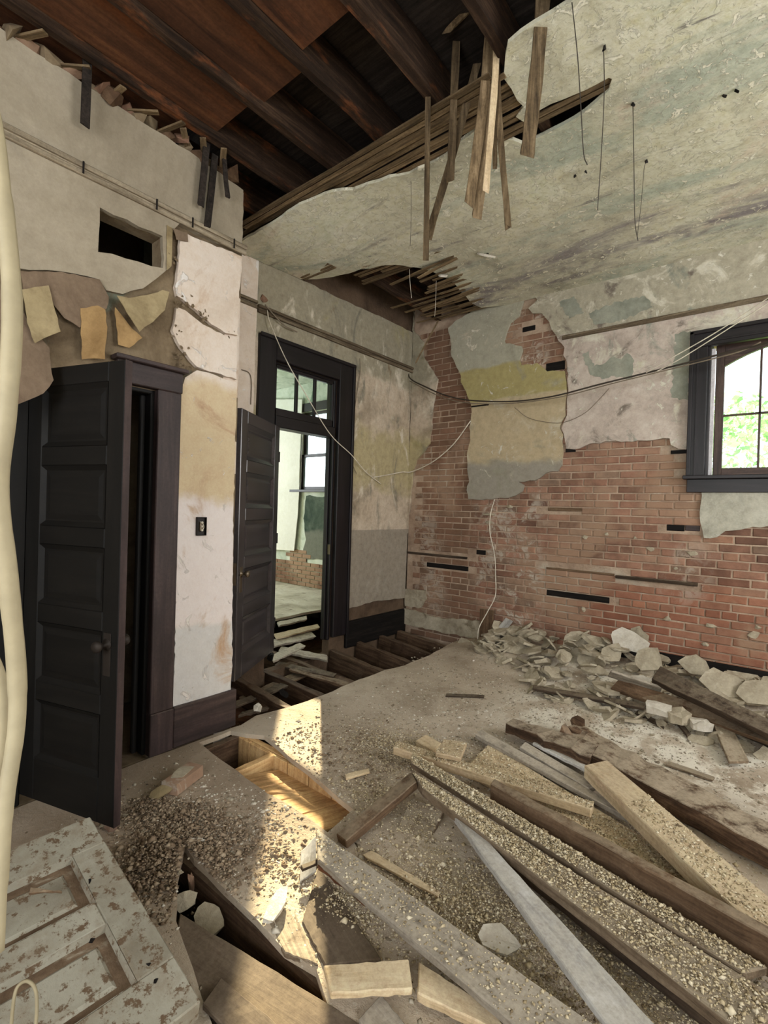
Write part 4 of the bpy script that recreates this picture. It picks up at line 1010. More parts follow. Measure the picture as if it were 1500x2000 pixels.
# ---- the old panelled door that lies on the rubble, bottom left ----------------
A3, B3 = pZ(176, 1594, .26), pZ(393, 1954, .12)
ex = (B3-A3); wd = np.linalg.norm(ex); ex /= wd
nz = np.cross(ex, np.array([0.03, 1.0, 0.0])); nz /= np.linalg.norm(nz)
if nz[2] < 0: nz = -nz
ey = np.cross(nz, ex)
k = NT('old_white_door_paint'); v = k.vec(1)
n = k.noise(v, 2.2, 8, .66, .5); cc = k.ramp(n, [(.3, c8(112, 104, 90)), (.5, c8(150, 146, 132)), (.7, c8(172, 169, 156))])
cc = k.mix(k.rng(k.noise(v, 26, 6, .75), .52, .6), cc, c8(100, 82, 64)); cc = k.mix(k.rng(k.noise(v, 5, 8, .75), .47, .68, 0, .6), cc, c8(130, 116, 98))
k.bump(k.noise(v, 40, 6, .7), .5, .006); M['old_white'] = k.done(cc, .85, .2)
M['old_white_dirty'] = plaster('dirt_in_door_panels', [(.3, c8(78, 62, 48)), (.6, c8(112, 94, 76))], 8, overlays=[(c8(140, 130, 114), 6, .55, .65, (1, 1, 1))], bump=.8)
fd = panel_door('fallen_door', wd, 1.95, 2, 2, 'old_white', (0, 0, 0), (0, 0, 0), rail_w=.12, bottom=.108, stile=.16, t=.06, mo=.006, fi=(.036, .046), pmat='old_white_dirty')
# local: x across the end rail, z along the length (towards -Y), y up
org = A3-nz*.03
fd.matrix_world = Matrix(((ex[0], nz[0], -ey[0], org[0]), (ex[1], nz[1], -ey[1], org[1]), (ex[2], nz[2], -ey[2], org[2]), (0, 0, 0, 1)))
tag(fd, 'dirty white panelled door lying on the rubble in front of the dark closet door', 'door', None, 'thing')
for (x, y) in ((290, 1868), (305, 1897), (184, 1800), (176, 1704)):
    p = pZ(x, y, .2)
    o = put('bolt_hole', rock_mesh('bolt_hole', .022, .004, .022, M['char_gap'], 8), (0, 0, 0)); o.parent = fd
    loc = fd.matrix_world.inverted() @ Vector(tuple(pZ(x, y, .26+(.12-.26)*min(1, max(0, (x-150)/240)))))
    o.location = (loc.x, .0303, loc.z)
# splinter lying in its upper panel
plank('brown splinter of wood lying on the white fallen door', [(57, 1745, .25), (118, 1738, .235), (122, 1741, .235), (60, 1732, .255)], .012, 'plank_brown', name='wood_splinter', cat='splinter', nseg=4)

# ---- boards of the pile ---------------------------------------------------------
G1 = 'weathered boards of the collapsed pile'
def P_(label, px, thick, mat, **kw): return plank(label, px, thick, mat, **kw)
# boards flat on the floor first
P_('wide pale board strewn with tan granules, under the long beam on edge', [(905, 1503, .035), (1365, 1735, .03), (1440, 1745, .03), (955, 1452, .035)], .03, 'plank_pale')
P_('narrow grey board lying along the far side of the pile, longest of the thin ones', [(928, 1434, .06), (1225, 1596, .055), (1240, 1590, .055), (940, 1424, .06)], .028, 'plank_grey')
P_('second narrow board behind the pile with dark split end', [(1015, 1458, .06), (1150, 1540, .055), (1168, 1533, .055), (1026, 1448, .06)], .028, 'plank_grey')
P_('thin pale lath lying beside the rotten timber', [(1040, 1450, .06), (1150, 1506, .055), (1164, 1498, .055), (1056, 1443, .06)], .02, 'plank_white')
P_('rotten brown timber with a dark broken end', [(989, 1412, .11), (1150, 1478, .11), (1172, 1455, .11), (1001, 1402, .11)], .07, 'rotten', ragged_end=.02, rough=.008)
P_('long rotten beam with a jagged splintered end, largest behind the pile', [(1092, 1440, .10), (1560, 1690, .10), (1580, 1648, .10), (1113, 1404, .10)], .09, 'rotten', ragged_end=.05, rough=.008, nseg=16)
for (x, y, h, r, lb) in ((1130, 1416, .15, .35, 'tallest jagged splinter standing up at the broken end of the rotten beam'), (1106, 1434, .12, -.3, 'middle jagged splinter at the broken end of the rotten beam'), (1120, 1430, .10, .1, 'short jagged splinter at the broken end of the rotten beam')):
    b = pZ(x, y, .10)
    o = put('splinter', rock_mesh('splinter', .12, .05, h, M['rotten'], 12), b+np.array([0, 0, h*.05]), (r, .3, .5))
    tag(o, lb, 'splinter')
P_('tan squared timber with nail stains on its side, crossing the pile on the right', [(1141, 1494, .15), (1550, 1885, .14), (1560, 1800, .14), (1186, 1484, .15)], .07, 'plank_pale', nseg=14)
P_('long dark beam standing on edge in the middle of the pile', [(958, 1530, .18), (1545, 1855, .18), (1550, 1835, .18), (966, 1520, .18)], .13, 'plank_brown', nseg=16, rough=.003)
P_('pale squared stick with sawn end behind the granule covered boards', [(768, 1459, .11), (1155, 1580, .10), (1160, 1566, .10), (776, 1446, .11)], .045, 'plank_pale')
P_('granule covered board beside the long beam, upper of the two long ones', [(803, 1489, .15), (1455, 1900, .12), (1500, 1888, .12), (806, 1470, .15)], .03, 'plank')
P_('granule covered long plank with a dark edge, lower of the two long ones', [(826, 1538, .16), (1475, 2035, .11), (1520, 1948, .11), (804, 1507, .16)], .045, 'plank', nseg=16)
P_('grey weathered board along the underside of the lower long plank', [(962, 1650, .10), (1420, 2010, .08), (1440, 1990, .08), (985, 1640, .10)], .05, 'plank_dark')
P_('white painted board with a dark edge, slanting to the lower right', [(884, 1590, .13), (1195, 2012, .11), (1292, 2012, .11), (920, 1606, .13)], .028, 'plank_white', nseg=14)
P_('thin strip of board between the white board and the long plank', [(925, 1620, .07), (1150, 1790, .06), (1165, 1778, .06), (950, 1620, .07)], .02, 'plank_grey')
P_('wide grey board with a splintered orange edge in the foreground', [(620, 1678, .10), (1052, 2040, .10), (1195, 2022, .10), (617, 1617, .12)], .03, 'plank_grey', nseg=16)
P_('orange broken edge strip below the wide grey board', [(621, 1692, .08), (733, 1778, .07), (740, 1763, .075), (620, 1676, .085)], .02, 'rust_board', name='broken_strip', rough=.004)
P_('squared brown stick leaning over the floor pit', [(675, 1643, .05), (814, 1526, .16), (803, 1506, .16), (656, 1628, .05)], .04, 'plank_brown')
P_('short thick board sloping down below the granule covered planks', [(762, 1646, -.02), (828, 1664, -.02), (868, 1578, .06), (802, 1560, .06)], .035, 'plank')
P_('thin pale splintered board lying right of the wide grey board', [(716, 1674, .02), (852, 1748, .02), (858, 1740, .02), (728, 1662, .02)], .012, 'plank_pale', ragged_end=.03)
P_('dusty board lying in the hollow between the grey board and the white board', [(730, 1685, -.02), (985, 1790, -.02), (965, 1690, -.02), (790, 1655, -.02)], .02, 'plank')
P_('pale sawn board end in the front, lying crosswise', [(647, 1939, .10), (806, 1930, .09), (798, 1872, .09), (632, 1884, .10)], .022, 'plank_pale')
P_('pale sawn board half under the wide grey board at the front', [(815, 1938, .05), (1005, 2030, .05), (960, 1968, .05), (818, 1876, .05)], .03, 'plank_pale')
P_('wide dark brown board lying flat at the bottom of the pile, front left', [(330, 1905, .0), (560, 2110, .0), (790, 2050, .0), (352, 1782, .0)], .025, 'plank_dull', nseg=12)
P_('narrow brown board on the wide dark board, front left', [(395, 1960, .03), (500, 2060, .03), (590, 2040, .03), (432, 1908, .03)], .02, 'plank_dull')
P_('brown board with broken tip under the orange edged board', [(590, 1800, .01), (635, 1884, .01), (745, 1872, .01), (622, 1690, .01)], .02, 'plank_dull')
P_('dusty board with a chipped corner beside the white plaster chunk', [(556, 1860, .006), (622, 1884, .006), (572, 1770, .006), (520, 1795, .006)], .02, 'plank')
P_('dark board end sticking out at the bottom centre', [(700, 1990, .02), (760, 2060, .02), (830, 2050, .02), (745, 1940, .02)], .02, 'plank_grey')
P_('sunlit broken white board standing near the pit', [(586, 1722, .02), (618, 1700, .02), (617, 1632, .07), (588, 1662, .05)], .012, 'plank_white', nseg=4)
P_('small dark broken slat beside the sunlit white board', [(590, 1698, .06), (648, 1672, .06), (650, 1664, .06), (590, 1688, .06)], .012, 'plank_dark', nseg=4, ragged_end=.01)
P_('short board end lying on the pale stick at the top of the pile', [(850, 1470, .14), (900, 1480, .14), (912, 1450, .14), (866, 1443, .14)], .025, 'plank_pale', nseg=4)
P_('small cut block of wood at the top of the pile', [(812, 1446, .05), (846, 1466, .05), (862, 1451, .05), (832, 1434, .05)], .05, 'plank_pale', nseg=3)
P_('thin dark stick lying alone on the dusty floor', [(870, 1359), (945, 1361), (946, 1357), (872, 1354)], .012, 'plank_dark', z=.015, nseg=4)
P_('small dark splinter lying by the chalky patch', [(1240, 1392), (1296, 1422), (1300, 1416), (1246, 1386)], .012, 'plank_dark', z=.015, nseg=4)
P_('dark curved splinter beside the rounded plaster lumps', [(1316, 1402), (1342, 1436), (1350, 1434), (1322, 1398)], .02, 'plank_dark', z=.025, nseg=4)
P_('long thin lath in front of the plaster rubble', [(1040, 1344), (1258, 1383), (1262, 1374), (1042, 1337)], .02, 'plank_dark', z=.06)
P_('purple grey plank lying along the rubble', [(1192, 1344), (1540, 1462), (1552, 1432), (1208, 1326)], .03, 'plank_brown', z=.09)
P_('dark timber lying over the plaster rubble', [(1272, 1326), (1540, 1452), (1556, 1432), (1290, 1300)], .05, 'plank_dark', z=.17)
P_('short grey board lying across the planks at the right', [(1424, 1487), (1463, 1486), (1418, 1394), (1380, 1382)], .02, 'plank', z=.05)
P_('short thin slat lying on the floor at the far right', [(1300, 1492), (1392, 1523), (1396, 1517), (1306, 1486)], .012, 'plank', z=.02, nseg=4)
P_('two thin granule covered slats side by side left of the pile', [(676, 1520), (722, 1507), (720, 1500), (674, 1512)], .012, 'plank_pale', z=.02, nseg=4)
P_('thin dark plank lying deepest in the rubble at the right', [(1310, 1372), (1540, 1474), (1550, 1462), (1322, 1360)], .03, 'plank_dark', z=.06)
P_('grey plank at the right edge in front of the black baseboard', [(1420, 1400), (1560, 1452), (1570, 1436), (1430, 1386)], .025, 'plank', z=.13)
P_('narrow board sticking out left of the dark timber', [(1188, 1318), (1290, 1350), (1294, 1340), (1194, 1308)], .02, 'plank_grey', z=.12)
# boards by the brick wall
a = [pY(941, 1262, 4.55), pY(956, 1268, 4.53), pY(1001, 1213, 4.70), pY(988, 1206, 4.70)]
o, l, r = board3('plank', [a[0], a[3], a[2], a[1]], .02, M['plank_white'], nseg=4); tag(o, 'pale short board leaning on the brick wall above the rubble', 'plank')
o = box('plank', pY(942, 1191)[0], pY(968, 1191)[0], 4.745, 4.77, pY(942, 1256, 4.77)[2], pY(955, 1190, 4.77)[2], M['plank_brown'], None, .003); tag(o, 'short upright brown board against the brick wall behind the leaning pale one', 'plank')
# broken boards in the gap by the open door
random.seed(17)
for i, (q, zz, mt) in enumerate((([(440, 1388), (560, 1340), (552, 1332), (436, 1380)], -.02, 'plank_dark'), ([(470, 1372), (600, 1318), (592, 1306), (464, 1362)], -.05, 'plank_brown'), ([(540, 1300), (655, 1322), (662, 1316), (545, 1292)], .0, 'plank_dark'),
        ([(536, 1262), (614, 1244), (608, 1234), (534, 1248)], .07, 'plank_grey'), ([(536, 1290), (596, 1262), (588, 1254), (532, 1278)], .06, 'plank_grey'), ([(470, 1396), (520, 1384), (518, 1380), (468, 1391)], .0, 'plank_dark'))):
    P_(('charred board across the hole nearest the pier', 'brown splintered board in the hole beside the open door', 'dark broken board in the hole right of the open door', 'grey board in the doorway seen past the door', 'second grey board in the doorway, below the first', 'thin burnt lath at the corner of the pier')[i], [(x, y, zz) for x, y in q], .02, mt, ragged_end=.03, rough=.004)

for q, lb, mt in (([(540, 1246, .1), (622, 1226, .1), (618, 1219, .1), (538, 1237, .1)], 'splintered pale board at the edge of the far floor in the doorway', 'plank_pale'),
        ([(545, 1222, .12), (600, 1209, .12), (596, 1203, .12), (543, 1214, .12)], 'thin slat on the edge of the far floor, highest in the doorway', 'plank_grey'),
        ([(548, 1272, .05), (640, 1290, .05), (642, 1280, .05), (550, 1262, .05)], 'pale edged joist piece lying across the threshold', 'plank_grey'),
        ([(566, 1308, .0), (690, 1344, -.02), (694, 1336, -.02), (570, 1300, .0)], 'brown board sunk in the earth right of the door bottom', 'plank_brown')):
    P_(lb, q, .02, mt, ragged_end=.03, rough=.004)
# ---- the brick, sun lit shards and single plaster chunks -------------------------
a = pZ(352, 1522, .05)
b = bpy.data.objects.new('brick', BM[.206][0].copy()); b.data.materials[0] = M['brick']; COL.objects.link(b)
b.scale = (1, 1.7, 1.05); b.location = tuple(pZ(356, 1520, .04)); b.rotation_euler = (0, 0, .95)
d0 = pZ(325, 1545, .03)-pZ(385, 1500, .03); b.rotation_euler[2] = math.atan2(d0[1], d0[0]); tag(b, 'loose red brick lying in front of the closet door', 'brick')
crust = put('mortar_crust', slab_mesh('mortar_crust', .15, .045, .006, M['chunk'], 10), (0, 0, .03)); crust.parent = b; crust['label'] = 'pale mortar crust'
def chunk(label, x, y, w, h, t, rot, mat='chunk', group=None, z=.03, name='plaster_chunk', cat='plaster chunk', n=8):
    p = pF(x, y, z); o = put(name, slab_mesh(name, w, h, t, M[mat], n), p, rot); tag(o, label, cat, group); return o
R = math.radians
d0 = pZ(562, 1718)-pZ(524, 1804); chunk('pointed white plaster chunk on the floor left of the sunlit board', 540, 1768, .17, .065, .014, (.05, -.05, math.atan2(d0[1], d0[0])), 'chunk_pale')
chunk('pale plaster shard leaning in the floor gap beside the door on the rubble', 410, 1795, .12, .09, .015, (.7, .2, .3), 'chunk', z=-.08)
chunk('grey plaster shard half buried beside the fallen white door', 362, 1760, .09, .07, .015, (.9, -.3, 1), 'chunk', z=-.06)
chunk('small white plaster flake at the corner of the pier', 503, 1382, .07, .06, .012, (1.1, .2, .4), 'chunk_pale', z=.05)
chunk('white plaster flake on the edge of the broken floor', 385, 1640, .07, .012, .008, (0, 0, R(40)), 'chunk_pale', z=.012)
chunk('white torn plaster sheet between the boards of the pile', 975, 1836, .15, .1, .015, (.25, .1, .2), 'chunk_pale', z=.02)
chunk('orange brick fragment in the dirt beside the fallen door', 374, 1725, .03, .03, .07, (.2, .2, 0), 'brick', z=-.07, name='brick_fragment', cat='brick fragment')
chunk('orange brick fragment at the foot of the closet door', 218, 1612, .06, .04, .035, (0, .2, .3), 'brick', z=.02, name='brick_fragment', cat='brick fragment')
chunk('curled paper scrap beside the loose red brick', 312, 1548, .12, .07, .01, (.5, -.2, .9), 'flap_tan', z=.03, name='paper_scrap', cat='paper scrap')
chunk('bent tin scrap at the lit edge of the hole', 555, 1355, .09, .05, .008, (.5, .4, .2), 'char_gap', z=.02, name='tin_scrap', cat='scrap')
chunk('dark block of wood hanging under the open door', 528, 1282, .06, .05, .06, (.1, .2, .5), 'char_gap', z=.1, name='wood_block', cat='block', n=5)
# rubble along the brick wall: the large plates
def lean(label, x, y, Y, w, h, t, tilt, yaw, roll, mat='chunk', group=None):
    p = pY(x, y, Y); o = put('plaster_chunk', slab_mesh('plaster_chunk', w, h, t, M[mat], 7), p, (R(tilt), R(roll), R(yaw))); tag(o, label, 'plaster chunk', group); return o
lean('large plaster plate standing against the brick wall right of the leaning boards', 1128, 1256, 4.62, .26, .26, .02, 72, 8, 4)
lean('white plaster plate with dark spots leaning on the brick wall, topmost of the rubble', 1226, 1252, 4.62, .30, .17, .025, 68, 2, 18, 'chunk_pale')
lean('grey plaster plate behind the spotted white one', 1248, 1246, 4.70, .15, .2, .02, 76, -10, -10)
lean('square plaster plate standing in the rubble below the spotted white one', 1266, 1290, 4.45, .25, .21, .025, 60, 10, -12)
lean('plaster plate standing against the black baseboard', 1358, 1300, 4.55, .22, .17, .022, 70, 4, -3)
lean('wide crumbled plaster plate in front of the black baseboard', 1408, 1333, 4.4, .28, .2, .025, 52, 6, 12)
lean('plaster plate at the right end of the rubble in view', 1478, 1352, 4.38, .25, .2, .03, 48, -5, 5)
lean('triangular plaster plate with a point down on the rubble slope', 1395, 1372, 4.2, .2, .2, .02, 42, 30, 0)
lean('rounded plaster plate in the middle of the rubble slope', 1150, 1290, 4.45, .2, .16, .03, 52, -8, 10)
lean('plaster plate wedged below the large standing one', 1195, 1276, 4.5, .16, .18, .02, 60, 15, -6)
lean('pale triangular plaster piece on the purple grey plank', 1245, 1333, 4.2, .2, .13, .02, 40, 15, -12, 'chunk_pale')
lean('plaster chunk at the left end of the rubble by the floor hole', 907, 1258, 4.5, .17, .13, .04, 45, -20, 12)
lean('flat plaster plate at the foot of the rubble slope', 1185, 1345, 4.1, .3, .14, .03, 12, -15, 3)
lean('rounded plaster lump right of the thin lath, first of three', 1285, 1384, 3.85, .16, .1, .05, 10, -10, 0, 'chunk_pale')
lean('rounded plaster lump right of the thin lath, middle of three', 1325, 1398, 3.85, .16, .12, .06, 15, 5, 0)
lean('rounded plaster lump right of the thin lath, last of three', 1370, 1415, 3.85, .14, .09, .06, 12, 10, 0, 'chunk_pale')
random.seed(77)
meshes = [slab_mesh('plaster_chunk', random.uniform(.13, .26), random.uniform(.1, .2), random.uniform(.014, .035), M['chunk'], random.choice((6, 7, 8))) for _ in range(12)]
ZONES = ((-2.6, -1.75, 'by the white cord'), (-1.75, -1.15, 'under the large standing plates'), (-1.15, -.6, 'around the dark timber'), (-.6, 0.0, 'before the black baseboard'), (0.0, 2, 'at its right end under the window'))
for i in range(300):
    x = random.uniform(-2.3, .2); t = random.random()**1.2; y = 4.70-t*.9*(.4+.6*ss(-2.4, -1.2, x))
    z = fz(x, y)+.012+.17*(1-t)*random.random()*(.5+.5*ss(-2.2, -1.4, x))*(1-.6*ss(-1.2, -.7, x))
    s = random.uniform(.3, 1.05); tl = random.gauss(18, 20)
    o = put('plaster_chunk', random.choice(meshes), (x, y, z), (R(tl), R(random.gauss(0, 14)), random.uniform(0, 6.3)), s)
    zn = next(q[2] for q in ZONES if q[0] <= x < q[1])
    sz = 'small' if s < .5 else 'middling' if s < .8 else 'large'; ps = 'flat' if abs(tl) < 12 else 'tilted' if abs(tl) < 30 else 'steep'
    tag(o, sz+' '+ps+' plaster piece in the rubble '+zn, 'plaster chunk', sz+' '+ps+' plaster rubble '+zn)
small = [rock_mesh('plaster_bit', random.uniform(.025, .05), random.uniform(.02, .04), random.uniform(.012, .03), M['chunk_pale' if i % 3 == 0 else 'chunk'], 10) for i in range(8)]
for i in range(150):
    qx, qy, sx, sy, zn = random.choice(((1250, 1420, 110, 40, 'strewn on the chalky floor before the rubble'), (900, 1320, 110, 30, 'strewn on the bare floor by the floor hole'), (1000, 1400, 90, 20, 'strewn on the floor just behind the pile'), (330, 1640, 60, 40, 'strewn in the dirt before the closet door')))
    p = pF(random.gauss(qx, sx), min(1990, max(1290, random.gauss(qy, sy))), .008)
    if p[0] < -2.75 or p[1] > 4.3: continue
    o = put('plaster_bit', random.choice(small), p, (0, 0, random.uniform(0, 6)), random.uniform(.35, 1)); tag(o, 'small bit of plaster '+zn, 'plaster bit', 'plaster bits '+zn)

# ---- loose matter nobody could count ---------------------------------------------
def on_plank(label, n, lo=0., hi=1., edge=1., pile=.012):
    loc, Rm = PLANKS[label]; Rn = np.array(Rm)
    t = RNG.uniform(lo, hi, n); w = RNG.beta(1.3, 1.3, n)
    f = loc[0][None]*(1-t)[:, None]+loc[1][None]*t[:, None]; b = loc[3][None]*(1-t)[:, None]+loc[2][None]*t[:, None]
    L = f*(1-w)[:, None]+b*w[:, None]; L[:, 2] += RNG.uniform(0, pile, n)*(1-abs(2*w-1))
    return L @ Rn[:3, :3].T+Rn[:3, 3]
def on_floor(n, cx, cy, sx, sy, rot=0, gauss=True, pile=0):
    d = RNG.normal(0, 1, (n, 2)) if gauss else RNG.uniform(-1.7, 1.7, (n, 2))
    c, s = math.cos(rot), math.sin(rot); x = cx+d[:, 0]*sx*c-d[:, 1]*sy*s; y = cy+d[:, 0]*sx*s+d[:, 1]*sy*c
    q = np.array([[a, b, fz(a, b)+.012*mnoise.noise(Vector((a*2.5, b*2.5, 0)))] for a, b in zip(x, y)])
    if pile: q[:, 2] += pile*np.exp(-(d**2).sum(1)/2)*RNG.uniform(0, 1, n)
    keep = (q[:, 0] > -2.8) & (q[:, 0] < 2.4) & (q[:, 1] < 4.7) & ~pip(q[:, :2], HOLE_PIT) & ~pip(q[:, :2], HOLE_BAY)
    return q[keep]
up_, low_ = 'granule covered board beside the long beam, upper of the two long ones', 'granule covered long plank with a dark edge, lower of the two long ones'
gr = [on_plank(up_, 9000, 0, .62, pile=.03), on_plank(up_, 1500, .6, 1), on_plank(low_, 5000, 0, .5, pile=.02), on_plank(low_, 2500, .5, 1),
      on_plank('pale squared stick with sawn end behind the granule covered boards', 1800, .0, 1), on_plank('wide pale board strewn with tan granules, under the long beam on edge', 5000, 0, 1),
      on_plank('tan squared timber with nail stains on its side, crossing the pile on the right', 1500, .3, 1, pile=.004), on_plank('short thick board sloping down below the granule covered planks', 500),
      on_plank('dusty board lying in the hollow between the grey board and the white board', 4500, pile=.02), on_plank('wide grey board with a splintered orange edge in the foreground', 900, pile=.003),
      on_plank('short board end lying on the pale stick at the top of the pile', 200)]
pc = lambda x, y: pZ(x, y, 0)[:2]
for (x, y, n, sx, sy, pl) in ((790, 1470, 5200, .22, .16, .03), (740, 1560, 1500, .15, .1, .02), (850, 1720, 3000, .2, .14, .03), (930, 1800, 3500, .16, .12, .04), (1080, 1960, 2500, .2, .12, .03), (1280, 1930, 3500, .22, .12, .04), (1230, 1640, 2000, .25, .08, .02), (700, 1780, 1800, .12, .08, .02), (1420, 1950, 2000, .12, .08, .03)):
    c = pc(x, y); gr.append(on_floor(n, c[0], c[1], sx, sy, .2, pile=pl))
g = crumbs('insulation_granules', np.concatenate(gr), .0029, M['granule'], .8)
tag(g, 'tan loose granules spilled over the boards of the pile and the floor around', 'granules', kind='stuff')
cr = [on_floor(5000, -.7, 3.4, .8, .45, 0), on_floor(6000, -.4, 2.4, 1.3, 1.2, 0, False), on_floor(2500, -1.6, 4.0, .6, .3, 0), on_floor(3000, -1.7, 2.6, .5, .4), on_floor(2500, -1.9, 1.3, .35, .2)]
g = crumbs('plaster_crumbs', np.concatenate(cr), .0045, M['crumb'], .6); tag(g, 'pale crumbs of plaster scattered over the dusty floor', 'crumbs', kind='stuff')
cd = []
for (x, y, n, sx, sy, pl) in ((360, 1610, 2000, .16, .1, .03), (330, 1690, 3200, .15, .11, .05), (300, 1590, 900, .12, .07, .025), (480, 1660, 900, .2, .12, .01), (660, 1470, 900, .25, .2, .01), (520, 1420, 600, .12, .1, .015)):
    c = pc(x, y); q = RNG.normal(0, 1, (n, 2)); xx = c[0]+q[:, 0]*sx; yy = c[1]+q[:, 1]*sy
    zz = pl*np.exp(-(q**2).sum(1)/2)*RNG.uniform(0, 1, n)
    cd.append(np.stack([xx, yy, zz], 1))
q = np.concatenate(cd); q = q[(q[:, 0] > -2.5) & ~pip(q[:, :2], HOLE_PIT) & ~pip(q[:, :2], HOLE_BAY)]
n = 3500; gx = np.stack([RNG.uniform(-2.3, -.95, n), RNG.uniform(.3, 1.05, n), RNG.uniform(-.14, -.09, n)], 1)
n = 3500; hx = np.stack([RNG.uniform(-3.5, -2.85, n), RNG.uniform(2.0, 4.6, n), np.zeros(n)], 1); hx[:, 2] = -.3+.16*np.clip((2.55-hx[:, 1])/.4, 0, 1)
g = crumbs('dirt_clods', np.concatenate([q, gx, hx]), .0052, M['clod'], .7); tag(g, 'brown clods of dirt and debris on the floor by the closet and in the floor holes', 'dirt', kind='stuff')

# ---- laths hanging from the broken ceiling -----------------------------------------
def hang(label, pts, w, t, Y, mat='lath', n=10):
    """pts: pixel polyline on the vertical plane Y; a split lath of rectangular section"""
    P = [pY(x, y, Y+dy) for x, y, dy in pts]; P = smooth_path(P, 5) if len(P) > 2 else [P[0]+(P[1]-P[0])*s for s in np.linspace(0, 1, n)]
    yaw = random.uniform(-.25, .25); a = np.array([math.cos(YAW+yaw), -math.sin(YAW+yaw), 0]); b = np.cross(a, [0, 0, 1]); V, Fs = [], []
    for i, p in enumerate(P):
        ww = w*random.uniform(.92, 1.06); e = len(P)-1
        for sx, sy in ((-1, -1), (1, -1), (1, 1), (-1, 1)):
            q = p+a*sx*ww/2+b*sy*t/2
            if i == e: q = q+np.array([0, 0, random.uniform(-.03, .015)])
            V.append(q)
    c = np.mean(V, axis=0)
    for i in range(len(P)-1):
        for j in range(4):
            k_ = (j+1) % 4; Fs.append((i*4+j, i*4+k_, i*4+4+k_, i*4+4+j))
    Fs += [(3, 2, 1, 0), tuple((len(P)-1)*4+j for j in range(4))]
    Rz = Matrix(((0, -1, 0), (0, 0, 1), (-1, 0, 0)))   # local X down the lath
    Rz = Matrix(((0, 0, 1), (0, 1, 0), (-1, 0, 0))); inv = Rz.inverted()
    o = fix_normals(mesh_obj('hanging_lath', [tuple(inv @ Vector(tuple(v-c))) for v in V], Fs, M[mat])); o.matrix_world = Matrix.Translation(tuple(c)) @ Rz.to_4x4()
    tag(o, label, 'lath', None); return o
hang('thin lath hanging lowest on the left of the hanging bunch, with a split tip', [(836, 190, 0), (834, 350, 0), (832, 503, 0)], .030, .009, 2.15)
hang('narrow lath left of the bunch, ending above the slanting one', [(893, 40, .0), (886, 200, 0), (880, 352, 0)], .040, .009, 2.2)
hang('slanting lath crossing down to the lowest tip', [(932, 125, .05), (885, 300, 0), (836, 462, 0)], .040, .009, 2.24)
hang('wide lath on the left side of the hanging bunch', [(966, -40, 0), (945, 190, 0), (917, 398, 0)], .050, .009, 2.2)
hang('wide lath in the middle of the hanging bunch, longest of it', [(986, -60, 0), (962, 200, 0), (932, 418, 0)], .052, .009, 2.25)
hang('yellowish lath in front of the hanging bunch', [(974, -60, 0), (967, 150, 0), (949, 366, 0)], .032, .009, 2.17, 'plank_pale')
hang('lath on the right of the bunch slanting outward to a thin tip', [(968, 60, 0), (976, 250, 0), (993, 440, 0)], .030, .009, 2.22)
hang('short split lath behind the yellowish one', [(962, 100, .02), (966, 230, .02), (967, 318, .02)], .022, .008, 2.27)
hang('broad lath hanging alone right of the bunch', [(1064, -40, 0), (1047, 150, 0), (1030, 300, 0)], .062, .01, 2.12)
hang('broken lath stub slanting across the top of the bunch', [(960, -20, 0), (915, 20, 0), (872, 62, 0)], .045, .01, 2.1)
hang('pale lath stub slanting behind the bunch at the top', [(1045, -30, .1), (1010, 20, .1), (985, 70, .1)], .045, .01, 2.2, 'plank_pale')
def hangx(label, pts, w, X, mat='lath_dark'):
    P = [pX(x, y, X) for x, y in pts]; a = np.array([0, 1, 0]); V, Fs = [], []
    for p in P:
        for sy, sx in ((-1, -1), (1, -1), (1, 1), (-1, 1)): V.append(p+a*sy*w/2+np.array([sx*.005, 0, random.uniform(-.01, .01)]))
    for i in range(len(P)-1):
        for j in range(4):
            k_ = (j+1) % 4; Fs.append((i*4+j, i*4+k_, i*4+4+k_, i*4+4+j))
    Fs += [(3, 2, 1, 0), tuple((len(P)-1)*4+j for j in range(4))]
    tag(fix_normals(mesh_obj('hanging_lath', V, Fs, M[mat])), label, 'lath')
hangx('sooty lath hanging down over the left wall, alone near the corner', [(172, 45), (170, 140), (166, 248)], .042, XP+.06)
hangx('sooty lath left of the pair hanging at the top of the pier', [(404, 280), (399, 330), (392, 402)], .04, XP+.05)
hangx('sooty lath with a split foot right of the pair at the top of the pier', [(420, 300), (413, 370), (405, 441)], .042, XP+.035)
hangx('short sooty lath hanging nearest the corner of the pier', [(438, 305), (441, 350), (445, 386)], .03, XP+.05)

# ---- wires hanging from the ceiling ---------------------------------------------------
def wirec(label, pts, r=.0022, mat='wire', group=None, Y=None):
    if Y is None: Y = pZ(pts[0][0], pts[0][1], 3.66)[1]
    o = tube('wire', [pY(x, y, Y) for x, y in pts], r, M[mat], None, 5, 6); tag(o, label, 'wire', group); return o
wirec('thin wire hanging from the ceiling beside the broad lath', [(1117, 5), (1128, 110), (1135, 220), (1140, 300), (1147, 322)])
wirec('thin wire hanging from the tip of the bare lath slot', [(1179, 96), (1180, 180), (1175, 290), (1167, 410)])
wirec('longest thin wire hanging from a hook in the plaster ceiling', [(1236, 206), (1238, 320), (1240, 430), (1246, 470)])
wirec('faint wire hooked beside the longest ceiling wire', [(1262, 318), (1258, 330), (1252, 400), (1244, 466)], .0016)
wirec('faint wire hanging left of the lowest lath tip', [(803, 352), (803, 420), (801, 480)], .0014)
wirec('pale string hanging at the edge of the ceiling hole over the door', [(800, 526), (801, 555), (804, 582)], .002, 'cable_white')
wirec('pale string hanging at the lath edge near the corner', [(852, 548), (851, 590), (849, 618)], .002, 'cable_white')
hang('thin stick hanging down the corner below the broken laths', [(856, 626, 0), (838, 660, 0), (813, 706, 0)], .02, .01, 4.6)
